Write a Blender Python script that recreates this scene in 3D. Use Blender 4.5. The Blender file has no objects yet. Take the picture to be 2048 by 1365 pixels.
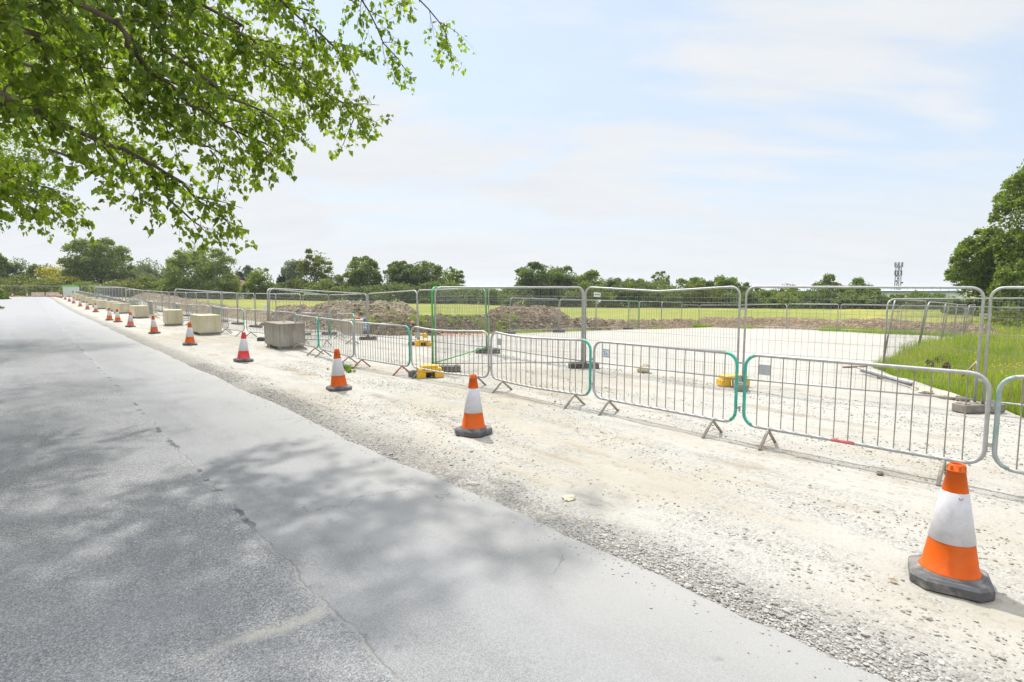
import bpy, bmesh, math, random
import numpy as np
from mathutils import Vector, Matrix, noise

random.seed(7)
RNG = np.random.default_rng(11)
scene = bpy.context.scene
COL = scene.collection

# ------------------------------------------------------------------ camera
F, CX, CY, HOR, CAMZ = 1120.0, 1024.0, 682.5, 580.0, 1.83      # focal length etc. in photo pixels
PITCH = math.atan((CY - HOR) / F)
cam_d = bpy.data.cameras.new('camera')
cam_d.sensor_width = 36.0
cam_d.lens = 36.0 * F / 2048.0
cam_d.clip_start, cam_d.clip_end = 0.05, 14000.0
cam = bpy.data.objects.new('camera', cam_d)
COL.objects.link(cam)
cam.location = (0, 0, CAMZ)
cam.rotation_euler = (math.radians(90) - PITCH, 0, 0)
scene.camera = cam

# ------------------------------------------------------------------ sun and sky
SUN_EL, SUN_AZ = math.radians(56), math.radians(-28)           # azimuth from +Y, positive to the right
sun_dir = Vector((math.sin(SUN_AZ) * math.cos(SUN_EL), math.cos(SUN_AZ) * math.cos(SUN_EL), math.sin(SUN_EL)))
sl = bpy.data.lights.new('sun', 'SUN')
sl.energy, sl.angle, sl.color = 2.2, math.radians(1.6), (1.0, 0.97, 0.925)
so = bpy.data.objects.new('sun', sl)
COL.objects.link(so)
so.rotation_euler = sun_dir.to_track_quat('Z', 'Y').to_euler()
so.location = (0, 0, 60)

scene.view_settings.view_transform = 'Standard'
scene.view_settings.look = 'None'
scene.view_settings.gamma = 1.0
scene.view_settings.exposure = 1.27

world = bpy.data.worlds.new('World')
scene.world = world
world.use_nodes = True


class NT:
    """small helper for building node trees"""
    def __init__(self, tree):
        self.t = tree
        tree.nodes.clear()

    def n(self, kind, ins=None, **props):
        nd = self.t.nodes.new(kind)
        for k, v in props.items():
            setattr(nd, k, v)
        if ins:
            for k, v in ins.items():
                sk = nd.inputs[k]
                if isinstance(v, bpy.types.NodeSocket):
                    self.t.links.new(v, sk)
                else:
                    sk.default_value = v
        return nd

    def math(self, op, a, b=0.0, c=0.0, clamp=False):
        return self.n('ShaderNodeMath', {0: a, 1: b, 2: c}, operation=op, use_clamp=clamp).outputs[0]

    def mix(self, f, a, b, blend='MIX'):
        nd = self.n('ShaderNodeMix', data_type='RGBA', blend_type=blend, clamp_factor=True)
        for i, v in ((0, f), (6, a), (7, b)):
            if isinstance(v, bpy.types.NodeSocket):
                self.t.links.new(v, nd.inputs[i])
            elif i:
                nd.inputs[i].default_value = (*v[:3], 1.0)
            else:
                nd.inputs[i].default_value = v
        return nd.outputs[2]

    def ramp(self, f, stops, interp='LINEAR'):
        nd = self.n('ShaderNodeValToRGB', {0: f})
        nd.color_ramp.interpolation = interp
        el = nd.color_ramp.elements
        while len(el) < len(stops):
            el.new(0.5)
        for e, (p, c) in zip(el, stops):
            e.position = p
            e.color = (*c, 1.0) if not isinstance(c, (int, float)) else (c, c, c, 1.0)
        return nd.outputs[0]

    def noise(self, vec, scale, detail=4.0, rough=0.55, lac=2.0, dist=0.0, out=0):
        return self.n('ShaderNodeTexNoise', {'Vector': vec, 'Scale': scale, 'Detail': detail, 'Roughness': rough,
                                             'Lacunarity': lac, 'Distortion': dist}).outputs[out]

    def voro(self, vec, scale, feature='F1', out='Color', rnd=1.0):
        return self.n('ShaderNodeTexVoronoi', {'Vector': vec, 'Scale': scale, 'Randomness': rnd}, feature=feature).outputs[out]

    def mapr(self, v, a, b, c=0.0, d=1.0, smooth=False):
        nd = self.n('ShaderNodeMapRange', {0: v, 1: a, 2: b, 3: c, 4: d}, interpolation_type='SMOOTHSTEP' if smooth else 'LINEAR')
        return nd.outputs[0]

    def mapping(self, vec, loc=(0, 0, 0), rot=(0, 0, 0), sc=(1, 1, 1)):
        return self.n('ShaderNodeMapping', {0: vec, 1: loc, 2: rot, 3: sc}).outputs[0]


w = NT(world.node_tree)
sky = w.n('ShaderNodeTexSky', sky_type='NISHITA', sun_disc=False, sun_elevation=SUN_EL, sun_rotation=SUN_AZ,
          air_density=1.0, dust_density=1.5, ozone_density=1.0, altitude=20.0)
gen = w.n('ShaderNodeTexCoord').outputs['Generated']
sep = w.n('ShaderNodeSeparateXYZ', {0: gen})
# thin high cloud: noise laid out on a flat cloud layer far above (direction divided by its height)
hz = w.math('ADD', w.math('MAXIMUM', sep.outputs[2], 0.0), 0.22)
cu = w.math('DIVIDE', sep.outputs[0], hz)
cv = w.math('DIVIDE', sep.outputs[1], hz)
cvec = w.n('ShaderNodeCombineXYZ', {0: cu, 1: cv, 2: 0.0}).outputs[0]
n1 = w.noise(w.mapping(cvec, loc=(0.9, 3.1, 0), rot=(0, 0, 0.5), sc=(0.8, 1.25, 1)), 1.15, 6, 0.5, dist=0.3)
n2 = w.noise(w.mapping(cvec, loc=(5.0, 0.2, 0), rot=(0, 0, 0.9), sc=(0.6, 2.2, 1)), 2.2, 7, 0.6, dist=0.5)
cl = w.math('ADD', w.math('MULTIPLY', n1, 0.72), w.math('MULTIPLY', n2, 0.28))
# the cloud sheet thins towards the right of the view
side = w.mapr(cu, -0.6, 1.1, 0.055, -0.05)
cl = w.math('ADD', cl, side)
cover = w.mapr(cl, 0.41, 0.57, 0.36, 1.0, True)
low = w.mapr(sep.outputs[2], 0.02, 0.34, 1.0, 0.0, True)
cover = w.math('MAXIMUM', cover, w.math('MULTIPLY', low, 0.92))
cover = w.math('MAXIMUM', cover, w.mapr(sep.outputs[2], 0.50, 0.80, 0.0, 0.8, True))  # extra cover overhead, out of view, added to keep the fill light neutral
cbright = w.mix(w.mapr(n2, 0.35, 0.65), (3.42, 3.54, 3.70), (3.62, 3.72, 3.82))
skycol = w.mix(0.62, w.mix(1.0, sky.outputs[0], (0.86, 0.90, 0.96), 'MULTIPLY'), (2.45, 3.08, 3.74))
col = w.mix(cover, skycol, cbright)
# overhead sky, out of view, boosted to add fill light and soften the shadows
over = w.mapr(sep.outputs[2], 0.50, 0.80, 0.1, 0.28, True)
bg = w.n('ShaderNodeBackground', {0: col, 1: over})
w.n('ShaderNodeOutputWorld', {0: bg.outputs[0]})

# ------------------------------------------------------------------ places
UX, UY = -0.655, 0.7556                                        # unit vector along the road, away from the camera


def ST(s, t):                                                  # s along the road, t to its right
    return (UX * s + UY * t, UY * s - UX * t)


def toST(x, y):
    return (UX * x + UY * y, UY * x - UX * y)


def ss(v, a, b):
    q = min(1.0, max(0.0, (v - a) / (b - a)))
    return q * q * (3 - 2 * q)


def H(s, t):                                                   # height of the land
    x, y = ST(s, t)
    z = 0.6 * ss(s, 55, 125)
    z -= 0.28 * ss(t, 7.5, 10.0) * ss(s, 12, 26) * (1 - ss(s, 60, 95))
    if t > 10:
        z -= 0.027 * (min(t, 41) - 10)
    if t < -2.7:
        z += 0.35 * ss(-t, 2.8, 6.0)
    z -= 4.5 * ss(y, 112, 150) * ss(x, -10, 30)
    return z


def Hxy(x, y):
    return H(*toST(x, y))


def ray(px, py):
    u, v = (px - CX) / F, (py - CY) / F
    return (u, math.cos(PITCH) - v * math.sin(PITCH), -math.sin(PITCH) - v * math.cos(PITCH))


def P(px, py):                                                 # ground point seen at a photo pixel
    d = ray(px, py)
    z = 0.0
    for _ in range(12):
        k = (z - CAMZ) / d[2]
        z = 0.5 * z + 0.5 * Hxy(d[0] * k, d[1] * k)
    k = (z - CAMZ) / d[2]
    return Vector((d[0] * k, d[1] * k, z))


def PD(px, py, depth):                                         # point at a given depth
    d = ray(px, py)
    k = depth / d[1]
    return Vector((d[0] * k, depth, CAMZ + d[2] * k))


def G(s, t, dz=0.0):
    x, y = ST(s, t)
    return Vector((x, y, H(s, t) + dz))


ORD = ['zeroth', 'first', 'second', 'third', 'fourth', 'fifth', 'sixth', 'seventh', 'eighth', 'ninth', 'tenth', 'eleventh', 'twelfth',
       'thirteenth', 'fourteenth', 'fifteenth', 'sixteenth', 'seventeenth', 'eighteenth', 'nineteenth']
_T = {20: 'twent', 30: 'thirt', 40: 'fort', 50: 'fift'}
for i in range(20, 60):
    b = i - i % 10
    ORD.append(_T[b] + 'ieth' if i == b else _T[b] + 'y-' + ORD[i % 10])


# ------------------------------------------------------------------ mesh helpers
class MB:
    def __init__(self):
        self.v, self.f, self.m, self.cur, self.sm = [], [], [], 0, []

    def _add(self, vs, fs, smooth=False):
        o = len(self.v)
        self.v.extend([tuple(p) for p in vs])
        for f in fs:
            self.f.append([i + o for i in f])
            self.m.append(self.cur)
            self.sm.append(smooth)

    def tube(self, pts, r, n=8, closed=False, caps=True):
        pts = [Vector(p) for p in pts]
        N = len(pts)
        rs = r if isinstance(r, (list, tuple)) else [r] * N
        ref = None
        vs, fs = [], []
        for i, p in enumerate(pts):
            if closed:
                tg = pts[(i + 1) % N] - pts[i - 1]
            else:
                tg = pts[min(i + 1, N - 1)] - pts[max(i - 1, 0)]
            if tg.length < 1e-9:
                tg = Vector((0, 0, 1))
            tg.normalize()
            if ref is None:
                ref = tg.orthogonal().normalized()
            ref = (ref - tg * ref.dot(tg))
            if ref.length < 1e-6:
                ref = tg.orthogonal()
            ref.normalize()
            bi = tg.cross(ref)
            for k in range(n):
                a = 2 * math.pi * k / n
                vs.append(p + (ref * math.cos(a) + bi * math.sin(a)) * rs[i])
        for i in range(N if closed else N - 1):
            j = (i + 1) % N
            for k in range(n):
                k2 = (k + 1) % n
                fs.append([i * n + k, i * n + k2, j * n + k2, j * n + k])
        if caps and not closed:
            fs.append(list(range(n))[::-1])
            fs.append([(N - 1) * n + k for k in range(n)])
        self._add(vs, fs, True)
        return self

    def box(self, c, size, rot=None, bevel=0.0):
        x, y, z = [q / 2 for q in size]
        bm = bmesh.new()
        bmesh.ops.create_cube(bm, size=1.0)
        for v in bm.verts:
            v.co = Vector((v.co.x * 2 * x, v.co.y * 2 * y, v.co.z * 2 * z))
        if bevel:
            bmesh.ops.bevel(bm, geom=list(bm.edges), offset=bevel, segments=2, affect='EDGES', profile=0.6)
        M = Matrix.Translation(Vector(c)) @ (rot.to_4x4() if rot is not None else Matrix())
        bm.verts.index_update()
        self._add([M @ v.co for v in bm.verts], [[v.index for v in f.verts] for f in bm.faces])
        bm.free()
        return self

    def lathe(self, prof, n=32, smooth=True, c=(0, 0, 0)):
        vs, fs = [], []
        for r, z in prof:
            for k in range(n):
                a = 2 * math.pi * k / n
                vs.append((c[0] + r * math.cos(a), c[1] + r * math.sin(a), c[2] + z))
        for i in range(len(prof) - 1):
            for k in range(n):
                k2 = (k + 1) % n
                fs.append([i * n + k, i * n + k2, (i + 1) * n + k2, (i + 1) * n + k])
        self._add(vs, fs, smooth)
        return self

    def prism(self, loop, z0, z1, top_scale=1.0, cap=True):
        n = len(loop)
        vs = [(x, y, z0) for x, y in loop] + [(x * top_scale, y * top_scale, z1) for x, y in loop]
        fs = [[k, (k + 1) % n, n + (k + 1) % n, n + k] for k in range(n)]
        if cap:
            fs += [list(range(n))[::-1], [n + k for k in range(n)]]
        self._add(vs, fs)
        return self

    def build(self, name, mats, parent=None, bevel=None):
        me = bpy.data.meshes.new(name)
        me.from_pydata(self.v, [], self.f)
        for m in (mats if isinstance(mats, (list, tuple)) else [mats]):
            me.materials.append(m)
        if len(me.polygons) == len(self.f):
            me.polygons.foreach_set('material_index', self.m)
            me.polygons.foreach_set('use_smooth', self.sm)
        me.update()
        return link(name, me, parent)


def link(name, me, parent=None):
    o = bpy.data.objects.new(name, me)
    COL.objects.link(o)
    if parent is not None:
        o.parent = parent
    return o


def np_mesh(name, V, FA, mat, parent=None, smooth=False):
    """V (N,3), FA (M,k) with a fixed face size"""
    me = bpy.data.meshes.new(name)
    k = FA.shape[1]
    me.vertices.add(len(V))
    me.vertices.foreach_set('co', np.ascontiguousarray(V, dtype=np.float32).ravel())
    me.loops.add(FA.size)
    me.loops.foreach_set('vertex_index', np.ascontiguousarray(FA, dtype=np.int32).ravel())
    me.polygons.add(len(FA))
    me.polygons.foreach_set('loop_start', np.arange(0, FA.size, k, dtype=np.int32))
    me.polygons.foreach_set('use_smooth', np.full(len(FA), smooth))
    me.materials.append(mat)
    me.update(calc_edges=True)
    me.validate()
    return link(name, me, parent)


def tag(o, label=None, cat=None, group=None, kind=None):
    if label:
        o['label'] = label
    if cat:
        o['category'] = cat
    if group:
        o['group'] = group
    if kind:
        o['kind'] = kind
    return o


def empty(name, loc=(0, 0, 0), rz=0.0):
    o = bpy.data.objects.new(name, None)
    o.empty_display_size = 0.2
    COL.objects.link(o)
    o.location = loc
    o.rotation_euler = (0, 0, rz)
    return o


def copy_tree(o, parent=None):
    c = o.copy()
    COL.objects.link(c)
    if parent is not None:
        c.parent = parent
    for ch in list(o.children):
        copy_tree(ch, c)
    return c


# ------------------------------------------------------------------ materials
def mat(name):
    m = bpy.data.materials.new(name)
    m.use_nodes = True
    return m, NT(m.node_tree)


def finish(t, bsdf, disp=None):
    o = t.n('ShaderNodeOutputMaterial', {0: bsdf})
    return o


def plain(name, col, rough=0.6, metal=0.0, var=0.12, scale=9.0, dirt=None, dirt_amt=0.35, bump=0.0, bscale=40.0, spec=0.5, own=0.0):
    m, t = mat(name)
    ob = t.n('ShaderNodeTexCoord').outputs['Object']
    n = t.noise(ob, scale, 6, 0.62)
    hi = tuple(min(1, c * (1 + var)) for c in col)
    lo = tuple(c * (1 - var) for c in col)
    c = t.mix(t.mapr(n, 0.3, 0.7), lo, hi)
    if dirt:
        dn = t.noise(ob, scale * 0.55 + 1.3, 8, 0.7)
        amt = dirt_amt
        if own:                                                 # each object is a little more or less grimy
            amt = t.math('MULTIPLY', t.math('ADD', t.math('MULTIPLY', t.n('ShaderNodeObjectInfo').outputs['Random'], 2 * own), 1 - own), dirt_amt)
        c = t.mix(t.math('MULTIPLY', t.mapr(dn, 0.48, 0.68, 0, 1), amt), c, dirt)
    b = t.n('ShaderNodeBsdfPrincipled', {'Base Color': c, 'Roughness': rough, 'Metallic': metal, 'Specular IOR Level': spec})
    if bump:
        bn = t.n('ShaderNodeBump', {'Height': t.noise(ob, bscale, 5, 0.6), 'Strength': bump, 'Distance': 0.01})
        t.t.links.new(bn.outputs[0], b.inputs['Normal'])
    finish(t, b.outputs[0])
    return m


M = {}
DUST = (0.36, 0.32, 0.25)
M['galv'] = plain('galvanised_steel', (0.40, 0.40, 0.395), 0.55, 0.4, 0.15, 14, (0.38, 0.33, 0.25), 0.4)
M['galv_dull'] = plain('weathered_steel', (0.27, 0.275, 0.28), 0.5, 0.55, 0.2, 12, (0.30, 0.25, 0.18), 0.5)
M['bars'] = plain('dusty_steel_bars', (0.29, 0.265, 0.23), 0.6, 0.35, 0.25, 8, (0.32, 0.27, 0.2), 0.6)
M['wire'] = plain('wire_steel', (0.25, 0.255, 0.25), 0.5, 0.4, 0.15, 5)
M['leg'] = plain('muddy_steel_legs', (0.34, 0.30, 0.25), 0.65, 0.25, 0.25, 10, (0.40, 0.31, 0.2), 0.7)
M['leg_red'] = plain('red_painted_legs', (0.40, 0.12, 0.10), 0.6, 0.0, 0.3, 16, (0.34, 0.28, 0.22), 0.8)
M['teal'] = plain('teal_paint', (0.02, 0.36, 0.27), 0.5, 0.0, 0.2, 20, (0.30, 0.32, 0.30), 0.7)
M['teal_worn'] = plain('worn_teal_paint', (0.36, 0.38, 0.375), 0.5, 0.3, 0.15, 5, (0.05, 0.34, 0.27), 0.9)
M['green_paint'] = plain('green_paint', (0.05, 0.40, 0.07), 0.45, 0.0, 0.15, 10, (0.08, 0.30, 0.08), 0.3)
M['red_paint'] = plain('red_paint', (0.5, 0.05, 0.06), 0.5, 0.0, 0.2, 20)
M['plate'] = plain('grey_label_plate', (0.42, 0.46, 0.48), 0.45, 0.3, 0.1, 20, (0.3, 0.3, 0.3), 0.3)
M['label_white'] = plain('white_label', (0.62, 0.68, 0.74), 0.5, 0, 0.06, 30)
M['label_blue'] = plain('blue_print', (0.10, 0.22, 0.52), 0.5, 0, 0.1, 30)
M['orange'] = plain('orange_cone_plastic', (0.56, 0.086, 0.0008), 0.5, 0, 0.10, 10, (0.46, 0.15, 0.045), 0.35, spec=0.25, own=0.9)
M['orange_red'] = plain('faded_red_orange_plastic', (0.58, 0.09, 0.025), 0.45, 0, 0.10, 10, (0.5, 0.2, 0.1), 0.3)
M['red'] = plain('red_cone_plastic', (0.56, 0.022, 0.018), 0.42, 0, 0.1, 10, (0.5, 0.12, 0.1), 0.25)
M['sleeve'] = plain('white_reflective_sleeve', (0.54, 0.525, 0.55), 0.4, 0, 0.06, 16, (0.40, 0.385, 0.37), 0.35, own=0.8)
M['rubber'] = plain('dusty_black_rubber', (0.085, 0.085, 0.088), 0.75, 0, 0.3, 8, (0.30, 0.27, 0.22), 0.8, 0.25, 60)
M['foot'] = plain('recycled_rubber_foot', (0.085, 0.08, 0.074), 0.85, 0, 0.3, 7, (0.25, 0.22, 0.18), 0.7, 0.4, 50)
M['foot_conc'] = plain('pale_concrete_foot', (0.20, 0.18, 0.15), 0.9, 0, 0.3, 7, (0.33, 0.29, 0.23), 0.7, 0.4, 50)
M['yellow'] = plain('yellow_counterweight', (0.74, 0.43, 0.012), 0.5, 0, 0.1, 8, (0.55, 0.36, 0.08), 0.35)
M['white_paint'] = plain('white_paint', (0.72, 0.72, 0.70), 0.6, 0, 0.06, 10)
M['brick'] = plain('red_brick', (0.26, 0.10, 0.06), 0.9, 0, 0.25, 6)
M['roof'] = plain('clay_roof_tiles', (0.19, 0.085, 0.055), 0.85, 0, 0.2, 3)
M['dark'] = plain('dark_glass', (0.03, 0.035, 0.04), 0.2, 0, 0.1, 3)
M['shed'] = plain('pale_grey_cladding', (0.55, 0.59, 0.64), 0.5, 0, 0.05, 0.4)
M['shed_trim'] = plain('blue_grey_trim', (0.16, 0.19, 0.24), 0.5, 0, 0.05, 1)
M['mast'] = plain('dark_galvanised_lattice', (0.07, 0.07, 0.085), 0.6, 0.2, 0.2, 1)
M['antenna'] = plain('grey_antenna', (0.085, 0.085, 0.10), 0.6, 0, 0.1, 1)
M['rustpole'] = plain('dark_steel_pipe', (0.12, 0.13, 0.14), 0.5, 0.4, 0.3, 6, (0.3, 0.26, 0.2), 0.5)
M['wood'] = plain('weathered_wood', (0.24, 0.17, 0.10), 0.85, 0, 0.3, 9)
M['blue_sign'] = plain('blue_plastic_sign', (0.17, 0.36, 0.62), 0.4, 0, 0.1, 3)
M['netting'] = plain('orange_plastic_netting', (0.60, 0.25, 0.14), 0.6, 0, 0.2, 12)


def concrete(name, base, stain, stain2):
    m, t = mat(name)
    ob = t.n('ShaderNodeTexCoord').outputs['Object']
    rnd_ = t.n('ShaderNodeCombineXYZ', {0: t.math('MULTIPLY', t.n('ShaderNodeObjectInfo').outputs['Random'], 40.0), 1: 0.0, 2: 0.0}).outputs[0]
    oz = t.n('ShaderNodeSeparateXYZ', {0: ob}).outputs[2]
    ob = t.n('ShaderNodeVectorMath', {0: ob, 1: rnd_}, operation='ADD').outputs[0]
    big = t.noise(ob, 1.6, 5, 0.6)
    streak = t.noise(t.mapping(ob, sc=(7, 7, 0.7)), 1.5, 6, 0.62)
    fine = t.noise(ob, 45, 4, 0.7)
    c = t.mix(t.mapr(big, 0.35, 0.65), tuple(x * 0.86 for x in base), tuple(x * 1.1 for x in base))
    c = t.mix(t.math('MULTIPLY', t.mapr(streak, 0.47, 0.68), 0.7), c, stain)
    z = oz
    up = t.math('MULTIPLY', t.mapr(t.math('ADD', z, t.math('MULTIPLY', streak, 0.5)), 0.72, 1.15), 0.75)
    c = t.mix(up, c, stain2)
    c = t.mix(t.math('MULTIPLY', t.mapr(fine, 0.55, 0.75), 0.35), c, tuple(x * 0.5 for x in base))
    b = t.n('ShaderNodeBsdfPrincipled', {'Base Color': c, 'Roughness': 0.9, 'Specular IOR Level': 0.25})
    h = t.math('ADD', fine, t.math('MULTIPLY', t.noise(ob, 9, 5), 1.5))
    bn = t.n('ShaderNodeBump', {'Height': h, 'Strength': 0.45, 'Distance': 0.012})
    t.t.links.new(bn.outputs[0], b.inputs['Normal'])
    finish(t, b.outputs[0])
    return m


M['conc_grey'] = concrete('grey_stained_concrete', (0.34, 0.315, 0.27), (0.19, 0.165, 0.135), (0.17, 0.14, 0.11))
M['conc_cream'] = concrete('cream_stained_concrete', (0.56, 0.50, 0.36), (0.40, 0.35, 0.19), (0.48, 0.42, 0.27))


def leafmat(name, dark, mid, light, trans=0.45, noise_scale=0.35, rough=0.45, spec=0.35, tmul=1.35):
    """foliage: every leaf its own shade, some light passing through"""
    m, t = mat(name)
    geo = t.n('ShaderNodeNewGeometry')
    rnd = geo.outputs['Random Per Island']
    ob = t.n('ShaderNodeTexCoord').outputs['Object']
    nz = t.noise(ob, noise_scale, 3, 0.6)
    v = t.math('ADD', t.math('MULTIPLY', rnd, 0.55), t.math('MULTIPLY', t.mapr(nz, 0.3, 0.7), 0.45))
    c = t.ramp(v, [(0.0, dark), (0.5, mid), (1.0, light)])
    d = t.n('ShaderNodeBsdfPrincipled', {'Base Color': c, 'Roughness': rough, 'Specular IOR Level': spec})
    tc = t.mix(1.0, c, (1.25 * tmul, 1.15 * tmul, 0.35 * tmul), 'MULTIPLY')
    tr = t.n('ShaderNodeBsdfTranslucent', {0: tc})
    mx = t.n('ShaderNodeMixShader', {0: trans, 1: d.outputs[0], 2: tr.outputs[0]})
    finish(t, mx.outputs[0])
    return m


M['poplar'] = leafmat('poplar_leaves', (0.054, 0.096, 0.013), (0.105, 0.165, 0.022), (0.175, 0.242, 0.038), 0.54, 0.9, tmul=2.2)
M['leaf_oak'] = leafmat('oak_leaves', (0.085, 0.12, 0.038), (0.14, 0.188, 0.058), (0.205, 0.255, 0.082), 0.45)
M['leaf_dark'] = leafmat('dark_leaves', (0.068, 0.104, 0.046), (0.11, 0.156, 0.065), (0.165, 0.215, 0.09), 0.42)
M['leaf_green'] = leafmat('green_leaves', (0.06, 0.105, 0.018), (0.12, 0.185, 0.032), (0.22, 0.29, 0.055), 0.46)
M['leaf_lime'] = leafmat('lime_leaves', (0.07, 0.12, 0.018), (0.12, 0.18, 0.03), (0.19, 0.25, 0.045), 0.4)
M['leaf_gold'] = leafmat('golden_leaves', (0.14, 0.15, 0.018), (0.28, 0.28, 0.025), (0.46, 0.42, 0.035), 0.4)
M['leaf_olive'] = leafmat('olive_leaves', (0.06, 0.08, 0.02), (0.115, 0.145, 0.03), (0.19, 0.215, 0.045), 0.4)
M['leaf_grey'] = leafmat('grey_green_leaves', (0.075, 0.105, 0.06), (0.12, 0.16, 0.09), (0.18, 0.22, 0.13), 0.35)
M['leaf_brown'] = leafmat('brownish_leaves', (0.07, 0.066, 0.028), (0.11, 0.11, 0.045), (0.16, 0.15, 0.07), 0.3)
M['leaf_conifer'] = leafmat('conifer_needles', (0.022, 0.036, 0.026), (0.036, 0.055, 0.036), (0.055, 0.08, 0.05), 0.15)
M['grass'] = leafmat('grass_blades', (0.105, 0.175, 0.02), (0.185, 0.285, 0.04), (0.37, 0.42, 0.12), 0.45, 0.6, tmul=1.5)
M['straw'] = leafmat('dry_grass_stalks', (0.22, 0.21, 0.08), (0.33, 0.31, 0.13), (0.46, 0.43, 0.22), 0.3)
M['buttercup'] = leafmat('buttercup_petals', (0.55, 0.42, 0.02), (0.7, 0.55, 0.02), (0.75, 0.62, 0.05), 0.2)
M['bark'] = plain('brown_bark', (0.115, 0.085, 0.06), 0.9, 0, 0.4, 14, (0.07, 0.06, 0.05), 0.6, 0.8, 30)
M['bark_dark'] = plain('dark_bark', (0.055, 0.045, 0.035), 0.9, 0, 0.3, 3)


def asphalt():
    m, t = mat('worn_asphalt')
    ob = t.n('ShaderNodeTexCoord').outputs['Object']                 # x = across the road, y = along it
    sp = t.n('ShaderNodeSeparateXYZ', {0: ob})
    X, Y = sp.outputs[0], sp.outputs[1]
    wob = t.math('MULTIPLY', t.math('SUBTRACT', t.noise(ob, 3.2, 5, 0.65), 0.5), 0.20)
    dx = t.math('SUBTRACT', t.math('ADD', X, wob), 1.2)              # signed distance to the seam
    right = t.mapr(dx, -0.015, 0.015)
    agg = t.voro(ob, 140.0)
    g1 = t.n('ShaderNodeSeparateColor', {0: agg}).outputs[0]
    agg2 = t.voro(ob, 190.0)
    g2 = t.n('ShaderNodeSeparateColor', {0: agg2}).outputs[1]
    blot = t.noise(ob, 0.8, 6, 0.6)
    blot2 = t.noise(t.mapping(ob, sc=(1.6, 0.35, 1)), 1.1, 6, 0.6)
    left_c = t.ramp(g1, [(0.0, (0.09, 0.089, 0.089)), (0.45, (0.178, 0.177, 0.176)), (0.85, (0.245, 0.243, 0.24)), (1.0, (0.34, 0.336, 0.328))])
    right_c = t.ramp(g2, [(0.0, (0.145, 0.144, 0.143)), (0.5, (0.20, 0.199, 0.196)), (1.0, (0.252, 0.25, 0.246))])
    rough_patch = t.mapr(blot2, 0.56, 0.66)
    rr = t.mix(t.math('MULTIPLY', rough_patch, 0.65), right_c, left_c)
    c = t.mix(right, left_c, rr)
    c = t.mix(t.math('MULTIPLY', t.mapr(blot, 0.42, 0.68), 0.5), c, (0.22, 0.222, 0.225))
    c = t.mix(t.math('MULTIPLY', t.mapr(blot2, 0.5, 0.3), 0.35), c, (0.115, 0.115, 0.12))
    # pale dust carried from the site along the right edge and in the far part
    edge = t.mapr(t.math('ADD', X, t.math('MULTIPLY', blot, 1.2)), 2.2, 3.6)
    c = t.mix(t.math('MULTIPLY', edge, 0.75), c, (0.30, 0.29, 0.27))
    far = t.mapr(Y, 22.0, 55.0)
    c = t.mix(t.math('MULTIPLY', far, 0.7), c, (0.265, 0.267, 0.27))
    # seam: sandy filling with short black tar runs
    ad = t.math('ABSOLUTE', dx)
    wn = t.noise(ob, 1.3, 4, 0.7)
    seam = t.mapr(ad, t.math('MULTIPLY', wn, 0.026), 0.002)
    c = t.mix(t.math('MULTIPLY', seam, 0.6), c, (0.26, 0.25, 0.225))
    crack = t.math('MULTIPLY', t.mapr(t.math('ABSOLUTE', t.math('SUBTRACT', dx, 0.012)), 0.010, 0.003), t.mapr(t.noise(ob, 2.1, 4, 0.7), 0.42, 0.52))
    c = t.mix(t.math('MULTIPLY', crack, 0.5), c, (0.085, 0.085, 0.086))
    tarm = t.math('MULTIPLY', t.mapr(ad, 0.03, 0.018), t.mapr(t.noise(t.mapping(ob, loc=(0, 4.4, 0), sc=(0.3, 1, 1)), 1.7, 3, 0.6), 0.54, 0.58))
    tarm = t.math('MULTIPLY', tarm, t.mapr(Y, 4.0, 4.6))
    c = t.mix(t.math('MULTIPLY', tarm, 0.8), c, (0.045, 0.048, 0.06))
    # faint rest of a worn centre line beyond
    line = t.math('MULTIPLY', t.mapr(t.math('ABSOLUTE', t.math('SUBTRACT', dx, 0.02)), 0.05, 0.03), t.mapr(Y, 14.0, 16.0))
    line = t.math('MULTIPLY', line, t.mapr(t.noise(ob, 2.2, 5, 0.75), 0.45, 0.62))
    c = t.mix(t.math('MULTIPLY', line, 0.4), c, (0.36, 0.36, 0.36))
    # sandy cross joint in the left lane
    wob2 = t.math('MULTIPLY', t.math('SUBTRACT', t.noise(ob, 5.0, 4, 0.6), 0.5), 0.22)
    cj = t.mapr(t.math('ABSOLUTE', t.math('ADD', t.math('SUBTRACT', Y, 2.97), wob2)), 0.065, 0.01)
    cj = t.math('MULTIPLY', cj, t.mapr(X, 1.22, 1.15))
    cj = t.math('MULTIPLY', cj, t.mapr(X, 0.45, 0.85))
    c = t.mix(t.math('MULTIPLY', cj, 0.6), c, (0.32, 0.305, 0.26))
    # polished wheel tracks, oil drips and hairline cracks
    for tr in (-0.55, 1.95):
        trk_ = t.mapr(t.math('ABSOLUTE', t.math('SUBTRACT', t.math('ADD', X, t.math('MULTIPLY', blot, 0.5)), tr + 0.25)), 0.42, 0.1, 0.0, 1.0, True)
        c = t.mix(t.math('MULTIPLY', t.math('MULTIPLY', trk_, t.mapr(blot2, 0.35, 0.6)), 0.30), c, (0.255, 0.257, 0.26))
    oil = t.mapr(t.noise(t.mapping(ob, loc=(7.7, 3.1, 0)), 2.3, 5, 0.7), 0.66, 0.74)
    c = t.mix(t.math('MULTIPLY', oil, 0.4), c, (0.075, 0.075, 0.08))
    wv = t.n('ShaderNodeVectorMath', {0: ob, 1: t.noise(ob, 2.5, 5, 0.6, out=1)}, operation='ADD').outputs[0]
    hair = t.mapr(t.voro(wv, 0.55, 'DISTANCE_TO_EDGE', 'Distance'), 0.010, 0.002)
    hair = t.math('MULTIPLY', hair, t.mapr(t.noise(ob, 0.7, 3, 0.6), 0.5, 0.6))
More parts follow.
